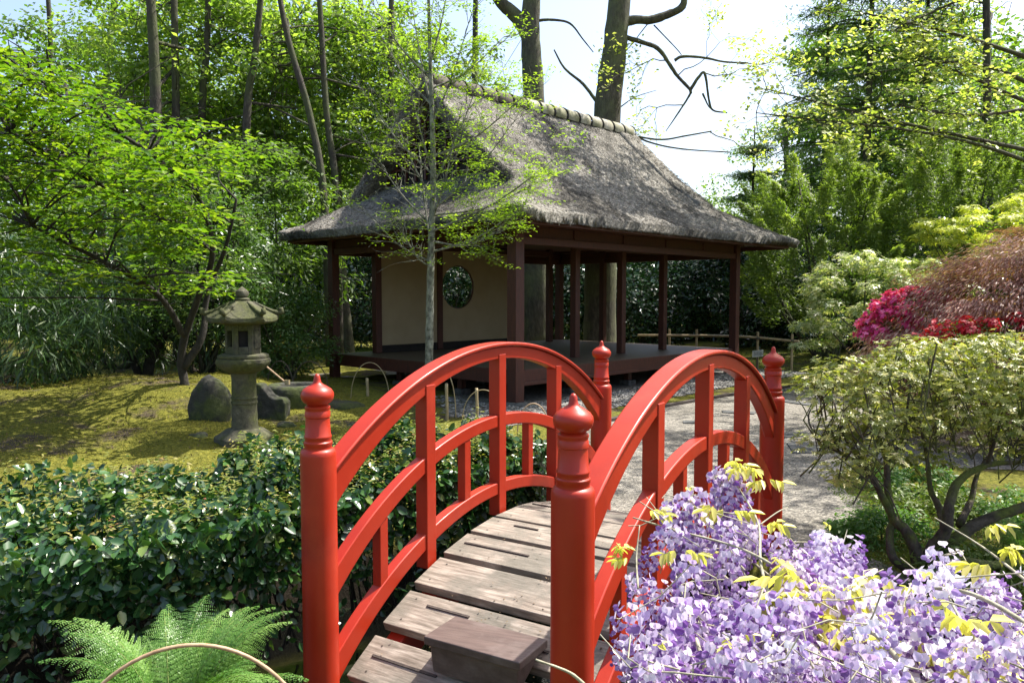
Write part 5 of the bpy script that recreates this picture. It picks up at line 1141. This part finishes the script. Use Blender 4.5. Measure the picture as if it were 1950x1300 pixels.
# ---------------- big trees
def bgtree(name,label,px,dep,wpx,top,crown,mat,seed,bark='bark',path=None,L=.15,W=.09,nl=64,per=125,lr=.8,group=None,limbs=7,category='tree'):
    """trunk seen at picture column px (at y=top), crown=(dx,dz,rx,rz)"""
    rng=np.random.default_rng(seed)
    if path is None: path=[(px,690),(px+2,450),(px,200),(px-3,-120)]
    Pk=[at(x,y,dep) for x,y in path]; g=Pk[0].copy(); g[2]=float(terrain(g[0],g[1]))-.1; Pk[0]=g
    ext=Pk[-1]+(Pk[-1]-Pk[-2])*.35
    root=empty(name,(g[0],g[1],g[2]+.1),label,category,group); mb=MB(); r=wpx/F*dep/2
    Q=limb(mb,Pk+[ext],r*1.15,r*.55,7,12,.05,seed)
    cx,cz,rx,rz=crown; c=A(Pk[-1][0]+cx,dep+rx*.95,cz); Cc=ellip(rng,c,(rx,rx*.8,rz),nl,.35,-1)
    for k in range(limbs):
        t=Cc[rng.integers(len(Cc))]; q=Q[np.argmin(np.abs(Q[:,2]-(t[2]-1.2))+rng.random(len(Q)))]; m_=(q+t)/2+rng.normal(size=3)*.35
        S=limb(mb,[q,m_,t],r*.35,r*.1,6,6,.1,k)
        for j in range(5):
            s0=S[rng.integers(5,len(S))]; mb.tube(curve([s0,s0+rng.normal(size=3)*.5,s0+rng.normal(size=3)*1.1+A(0,0,.2)],3),np.linspace(r*.1,.01,7),5,cap=False)
    mb.build('trunk',M[bark],root,smooth=True)
    leafobj('crown',lumps(rng,Cc,lr*(.6+.7*rng.random(len(Cc))),per,L,W,'rhomb',.55,.7,.4,jit=.7),M[mat],root); return root
FT='bright young trees of the wood behind the lawn'
bgtree('forest_tree','thick pale forest trunk forking near the top, third trunk from the left',296,19,23,0,(.3,8.6,3.0,2.8),'L_forest',101,path=[(300,690),(298,420),(297,230),(293,100),(284,-40)],group=FT)
bgtree('forest_tree','thinner straight trunk just right of the forked pale trunk',336,20,15,0,(-1,8.5,3.4,3.4),'L_forest',102,path=[(338,690),(336,300),(333,80),(330,-80)],group=FT)
bgtree('forest_tree','straight dark trunk standing above the red-tipped shrub',392,20.5,14,0,(0,8.,3.6,3.6),'L_forest',103,path=[(380,690),(384,240),(394,90),(398,-80)],group=FT)
bgtree('forest_tree','dark trunk leaning right in the middle of the left wood',478,19.5,15,0,(0,7.5,3,3.0),'L_forest',104,path=[(460,690),(470,230),(484,120),(500,-40)],group=FT)
bgtree('forest_tree','slim trunk leaning left, its foot behind the roof corner',600,19,14,0,(-.6,7.6,3.0,2.6),'L_forest',105,path=[(628,690),(618,390),(590,220),(550,80),(526,-40)],group=FT)
bgtree('forest_tree','slim trunk right of the leaning one beside the roof',630,20,13,0,(.6,7.4,3.2,3.0),'L_forest',106,path=[(648,690),(640,370),(622,220),(612,60),(605,-60)],group=FT)
bgtree('forest_tree','thin upright trunk behind the slender tree',745,21.5,13,0,(0,8.2,3.4,3.4),'L_forest',107,path=[(742,690),(744,320),(745,100),(746,-80)],group=FT)
bgtree('forest_tree','slender trunk at the far upper left',98,25,10,0,(0,9,3.6,3.2),'L_forestb',108,path=[(108,690),(102,300),(96,80),(88,-60)],group=FT)
bgtree('forest_tree','dark trunk behind the top of the layered tree',195,27,14,0,(.5,8.5,3.8,3.2),'L_forestb',109,path=[(190,690),(196,300),(205,120),(225,-60)],group=FT)
bgtree('forest_tree','shaded tree at the left edge of the wood',-60,23,18,0,(0,8,3.6,3.8),'L_forestb',110,group=FT)
bgtree('forest_tree','distant leafy tree in the gap left of the roof gable',690,31,12,0,(0,6,4.2,4.),'L_forest',111,path=[(700,690),(696,300),(690,60),(680,-60)],group=FT)
bgtree('forest_tree','distant leafy tree behind the roof ridge',900,31,12,0,(-.4,8.5,3.4,3.2),'L_forest',112,path=[(900,690),(902,300),(905,60),(906,-60)],group=FT)
bgtree('forest_tree','low leafy tree rising just behind the roof between the two beeches',1085,30,9,0,(-.6,5.4,2.6,2.8),'L_forest',113,path=[(1085,690),(1086,500),(1088,400),(1088,330)],group=FT,nl=40,per=110)
bgtree('forest_tree','small leafy tree above the right roof slope',1230,30,8,0,(-.2,5.0,2.8,2.2),'L_forest',114,path=[(1230,690),(1231,500),(1232,430),(1232,380)],group=FT,nl=40,per=130)
bgtree('twin_trunk_tree','sunlit pale moss-footed tree seen between the left pavilion posts',655,22.5,17,0,(0,8.5,2.5,2.2),'L_forest',115,path=[(668,675),(655,560),(647,440),(640,200),(640,-60)],nl=30,group=None,bark='beechbark')
# two beeches behind the roof
bt=bgtree('beech','thick upright beech trunk with a side fork behind the roof ridge',1015,24,44,0,(-1,17.5,4.6,2.8),'L_forest',121,path=[(1022,690),(1020,400),(1016,180),(1010,60),(1016,-60)],bark='beechbark',nl=40,group='beeches behind the roof')
mb=MB(); limb(mb,[at(1008,70,24),at(985,35,24),at(955,5,23.8),at(925,-40,23.5)],.24,.15,6,10)
limb(mb,[at(1020,40,24),at(1050,38,23.9),at(1085,45,23.8),at(1110,75,23.7),at(1130,100,23.7)],.05,.015,6,6)
limb(mb,[at(1055,95,24.5),at(1075,130,24.5),at(1110,160,24.5),at(1135,192,24.3)],.025,.06,6,6); mb.build('limb',M['beechbark'],bt,smooth=True)
bt=bgtree('beech','broad leaning beech trunk with a bare crooked branch against the bright sky',1165,22,56,0,(4,17,5.,2.6),'L_forest',122,path=[(1142,690),(1145,450),(1158,200),(1172,80),(1184,-60)],bark='beechbark',nl=40,group='beeches behind the roof')
mb=MB(); D0=22
for k,(L_,a_,b_) in enumerate([([(1178,48),(1205,38),(1240,38),(1270,28),(1300,12),(1302,-30)],.14,.09),([(1185,70),(1215,78),(1252,92),(1272,118),(1290,145),(1312,168),(1316,178)],.07,.04),
  ([(1314,172),(1330,148),(1342,140),(1350,190),(1358,210),(1385,215)],.05,.02),([(1285,115),(1300,108),(1340,110),(1380,118),(1425,120)],.05,.02),([(1316,176),(1305,195),(1285,225),(1268,250)],.035,.012),([(1338,178),(1348,200),(1356,210)],.03,.012),
  ([(1210,260),(1260,266),(1310,258),(1355,250)],.03,.02),([(1200,255),(1240,272),(1300,284),(1390,290)],.03,.018),([(1180,205),(1210,185),(1250,172)],.02,.008),([(1245,48),(1290,95),(1300,110)],.02,.01)]):
    limb(mb,[at(x,y,D0) for x,y in L_],a_,b_,5,7,.12,k)
rng=np.random.default_rng(5); tips=[]
for (x,y) in ((1270,115),(1345,140),(1400,119),(1290,145),(1240,38),(1300,200),(1350,250)):
    branch(mb,rng,at(x,y,D0),rng.normal(size=3)*A(1,.5,.6),1.5,.018,2,tips,6,.3,0,3,.6,.005,4)
mb.build('limb',M['beechbark'],bt,smooth=True)
T=np.array([t[0] for t in tips]); n=len(T)*5; P=np.repeat(T,5,0)+rng.normal(size=(n,3))*.13; leafobj('sparse_leaves',leafmesh(P,A(0,0,1)+rdir(rng,n)*.7,rdir(rng,n),.13,.07,'rhomb',.1,rng.random(n)),M['L_pale'],bt)
# conifer: tiered flat branches
def conifer(name,label,px,dep,seed,h=15,rx=3.4,wpx=16,z0=2.5,group=None):
    rng=np.random.default_rng(seed); b=at(px,500,dep); b[2]=float(terrain(b[0],b[1])); root=empty(name,b,label,'conifer',group); mb=MB(); r=wpx/F*dep/2
    mb.tube([b,b+A(.1,0,h*.5),b+A(.15,0,h)],[r,r*.7,r*.2],9); Cc=[];Dd=[]
    z=z0
    while z<h-.4:
        k=rng.integers(5,8); a0=rng.random()*6.28; R=rx*(1-(z/h)**1.5)*(.8+.3*rng.random())
        for j in range(k):
            a=a0+6.28*j/k+rng.normal()*.2; R_=R*(.7+.5*rng.random()); d=A(math.cos(a),math.sin(a),0); e=b+A(.1*z/h,0,z)
            P=[e,e+d*R_*.5+A(0,0,.05),e+d*R_+A(0,0,-.12*R_)]; mb.tube(curve(P,4),np.linspace(.05,.012,9),5,cap=False)
            for t in np.linspace(.25,1,8):
                q=e+d*R_*t+A(0,0,-.12*R_*t*t); Cc.append(q+rng.normal(size=3)*A(.22,.22,.05)); Dd.append(d)
        z+=.62+.35*rng.random()
    mb.build('trunk',M['bark'],root,smooth=True); Cc=np.array(Cc); leafobj('crown',lumps(rng,Cc,.42,34,.2,.035,'rhomb',.22,.9,.3,hang=.15),M['L_conifer'],root)
conifer('conifer','tall dark conifer with tiered branches at the upper right',1640,26,131,15.5,4.4,18)
conifer('conifer','dark conifer just left of the tallest one',1560,29,132,14.5,3.6,14)
conifer('conifer','dark conifer at the right behind pale young leaves',1745,27,133,14.5,4.2,16)
conifer('conifer','small blue-green conifer between the sky gap and the yews',1425,29,134,8.0,2.2,10,1.)
RT='leafy trees behind the right hand shrubs'
bgtree('leafy_tree','bright green tree at the upper right corner',1880,24,16,0,(.6,8,3.4,4.),'L_forest',141,group=RT)
bgtree('leafy_tree','bright tree beyond the right edge of the conifers',2030,27,16,0,(0,7,4,5),'L_forest',142,group=RT)
bgtree('leafy_tree','pale distant tree between the sky gap and the conifers',1500,33,12,0,(-.3,6.2,2.4,3.6),'L_forest',143,path=[(1500,690),(1500,450),(1498,330),(1496,240)],group=RT,nl=50)
bgtree('leafy_tree','light tree just above the right end of the roof',1320,32,9,0,(0,4.6,3.4,1.9),'L_forest',144,path=[(1320,690),(1320,560),(1322,460),(1322,400)],group=RT,nl=50)
# pale young-leaf branches of a tree at upper right
rng=np.random.default_rng(151); pt=empty('pale_leaf_tree',at(1830,562+1.8/19*F,19),'tree with large pale yellow young leaves hanging before the conifers','tree'); mb=MB(); tips=[]; Y=19
Tq=limb(mb,[at(2040,690,Y),at(2030,400,Y),at(2000,150,Y),at(1960,-60,Y),at(1900,-200,Y)],.16,.08,6,10)
for (a,b,c) in (((2005,180),(1850,120),(1650,140)),((1990,120),(1800,60),(1620,20)),((2000,200),(1850,220),(1700,200)),((1965,-40),(1830,0),(1700,60)),((2010,220),(1900,170),(1760,110)),((2020,330),(1800,260),(1440,215)),((2020,300),(1700,230),(1460,170))):
    S=limb(mb,[at(*a,Y),at(*b,Y-.5),at(*c,Y-.8)],.06,.012,7,6)
    for i in range(7,len(S)): 
        for _ in range(2): branch(mb,rng,S[i],rng.normal(size=3)*A(1,.6,.5),.9,.012,1,tips,4,.25,-.03,2,.6,.003,4)
mb.build('trunk',M['bark'],pt,smooth=True); T=np.array([t[0] for t in tips]); T=T[rng.random(len(T))<.75]; n=len(T)*6; P=np.repeat(T,6,0)+rng.normal(size=(n,3))*.11
leafobj('leaves',leafmesh(P,A(0,-.2,1)+rdir(rng,n)*.7,rdir(rng,n)-A(0,0,.6),.13*(.6+.7*rng.random(n)),.085,'oval',.15,rng.random(n)),M['L_pale'],pt)
# far wood closing the view
def farwood(name,x0,x1,y,z0,z1,n,mat,seed,label,depth=4,L=.3):
    rng=np.random.default_rng(seed); Cc=np.stack([x0+(x1-x0)*rng.random(n),y+depth*(rng.random(n)-.5),z0+(z1-z0)*rng.random(n)**1.2],1)
    o=leafobj(name,lumps(rng,Cc,1.3*(.7+.6*rng.random(n)),110,L,L*.55,'rhomb',.7,.6,.5,jit=.8),M[mat]); tag(o,label,'wood',kind='stuff')
farwood('far_wood',-40,-3,38,.2,9.5,620,'L_forest',161,'dense far wood behind the left trees')
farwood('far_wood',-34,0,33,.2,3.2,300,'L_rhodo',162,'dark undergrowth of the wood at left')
farwood('far_wood',-3,13,37,.2,5.4,210,'L_forest',163,'low bright far wood behind the roof')
farwood('far_wood',13.5,40,36,.2,13.5,760,'L_forestb',164,'dense far wood behind the conifers')
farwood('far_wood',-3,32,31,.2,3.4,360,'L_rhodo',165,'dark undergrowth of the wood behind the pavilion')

# unseen trees added right of and above the view to cast dapples
def shade(x,y,z,rx,rz,seed,label,nl=46,per=90,mat='L_forest'):
    rng=np.random.default_rng(seed); root=empty('shade_tree',(x,y,float(terrain(x,y))),label,'tree'); mb=MB(); b=A(x,y,-.1)
    limb(mb,[b,b+A(.2,0,z*.5),A(x,y,z)],.2,.1,6,10); Cc=ellip(rng,(x-rx*.3,y,z),(rx,rx,rz),nl,.3,-1)
    for k in range(8): limb(mb,[A(x,y,z*.7),A(x,y,z*.85)+rng.normal(size=3)*.5,Cc[rng.integers(len(Cc))]],.07,.02,5,6)
    mb.build('trunk',M['bark'],root,smooth=True); leafobj('crown',lumps(rng,Cc,.8*(.5+.7*rng.random(len(Cc))),per,.16,.1,'rhomb',.5,.8,.3),M[mat],root)
def shade2(x,y,cx,cy,z,rx,ry,seed,label,nl,per,lr=.75):
    rng=np.random.default_rng(seed); root=empty('shade_tree',(x,y,float(terrain(x,y))),label,'tree'); mb=MB(); tp=A(x-.2,y,z-.6)
    limb(mb,[A(x,y,-.1),A(x+.1,y,z*.5),tp],.2,.12,6,10); Cc=ellip(rng,(cx,cy,z),(rx,ry,.9),nl,.1,-1)
    for k in range(9): limb(mb,[tp-A(0,0,rng.random()),(tp+Cc[k])/2+A(0,0,.3),Cc[k]],.06,.015,5,6)
    mb.build('trunk',M['bark'],root,smooth=True); leafobj('crown',lumps(rng,Cc,lr*(.5+.7*rng.random(len(Cc))),per,.13,.085,'rhomb',.5,.8,.3),M['L_forest'],root)
shade2(11.5,11.2,8.0,11.0,8.3,3.4,3.0,173,'unseen leafy tree added beyond the right edge to dapple the gravel path',40,110)
shade2(6.6,6.2,4.6,6.9,6.6,1.7,1.2,174,'small unseen tree added out to the right to dapple the far end of the bridge',11,70,.5)
shade2(13.5,17.0,6.4,17.0,10.6,3.2,2.4,175,'tall unseen tree added above the view to dapple the pavilion roof',44,190,.7)

# ================================================================ LIGHT, SKY, CAMERA
SUN_AZ=math.radians(61); SUN_EL=math.radians(59)   # azimuth from +Y towards +X
sd=Vector((math.sin(SUN_AZ)*math.cos(SUN_EL),math.cos(SUN_AZ)*math.cos(SUN_EL),math.sin(SUN_EL)))
l=bpy.data.lights.new('sun','SUN'); l.energy=5.0; l.angle=math.radians(.53); l.color=(1,.955,.88); lo=bpy.data.objects.new('sun',l); C.objects.link(lo); lo.rotation_euler=sd.to_track_quat('Z','Y').to_euler(); lo.location=(5,5,20)
wd=bpy.data.worlds.new('World'); SC.world=wd; wd.use_nodes=True; nt=wd.node_tree; bg=nt.nodes['Background']; sk=nt.nodes.new('ShaderNodeTexSky'); sk.sky_type='NISHITA'; sk.sun_disc=False
sk.sun_elevation=SUN_EL; sk.sun_rotation=SUN_AZ; sk.air_density=1.; sk.dust_density=3.5; sk.ozone_density=1.; nt.links.new(sk.outputs[0],bg.inputs[0]); bg.inputs[1].default_value=.15
cam=bpy.data.cameras.new('camera'); co=bpy.data.objects.new('camera',cam); C.objects.link(co); co.location=(0,0,CZ); co.rotation_euler=(PI/2-PT,0,0)
cam.sensor_width=36; cam.lens=F/1950*36; cam.clip_end=600; cam.clip_start=.05; SC.camera=co
SC.view_settings.view_transform='Standard'; SC.view_settings.look='None'; SC.view_settings.exposure=1.12; SC.view_settings.gamma=1
SC.render.engine='CYCLES'; SC.cycles.max_bounces=7; SC.cycles.diffuse_bounces=4; SC.cycles.glossy_bounces=3; SC.cycles.transmission_bounces=4; SC.cycles.sample_clamp_indirect=8
print('faces',sum(len(m.polygons) for m in bpy.data.meshes),'objects',len(bpy.data.objects))
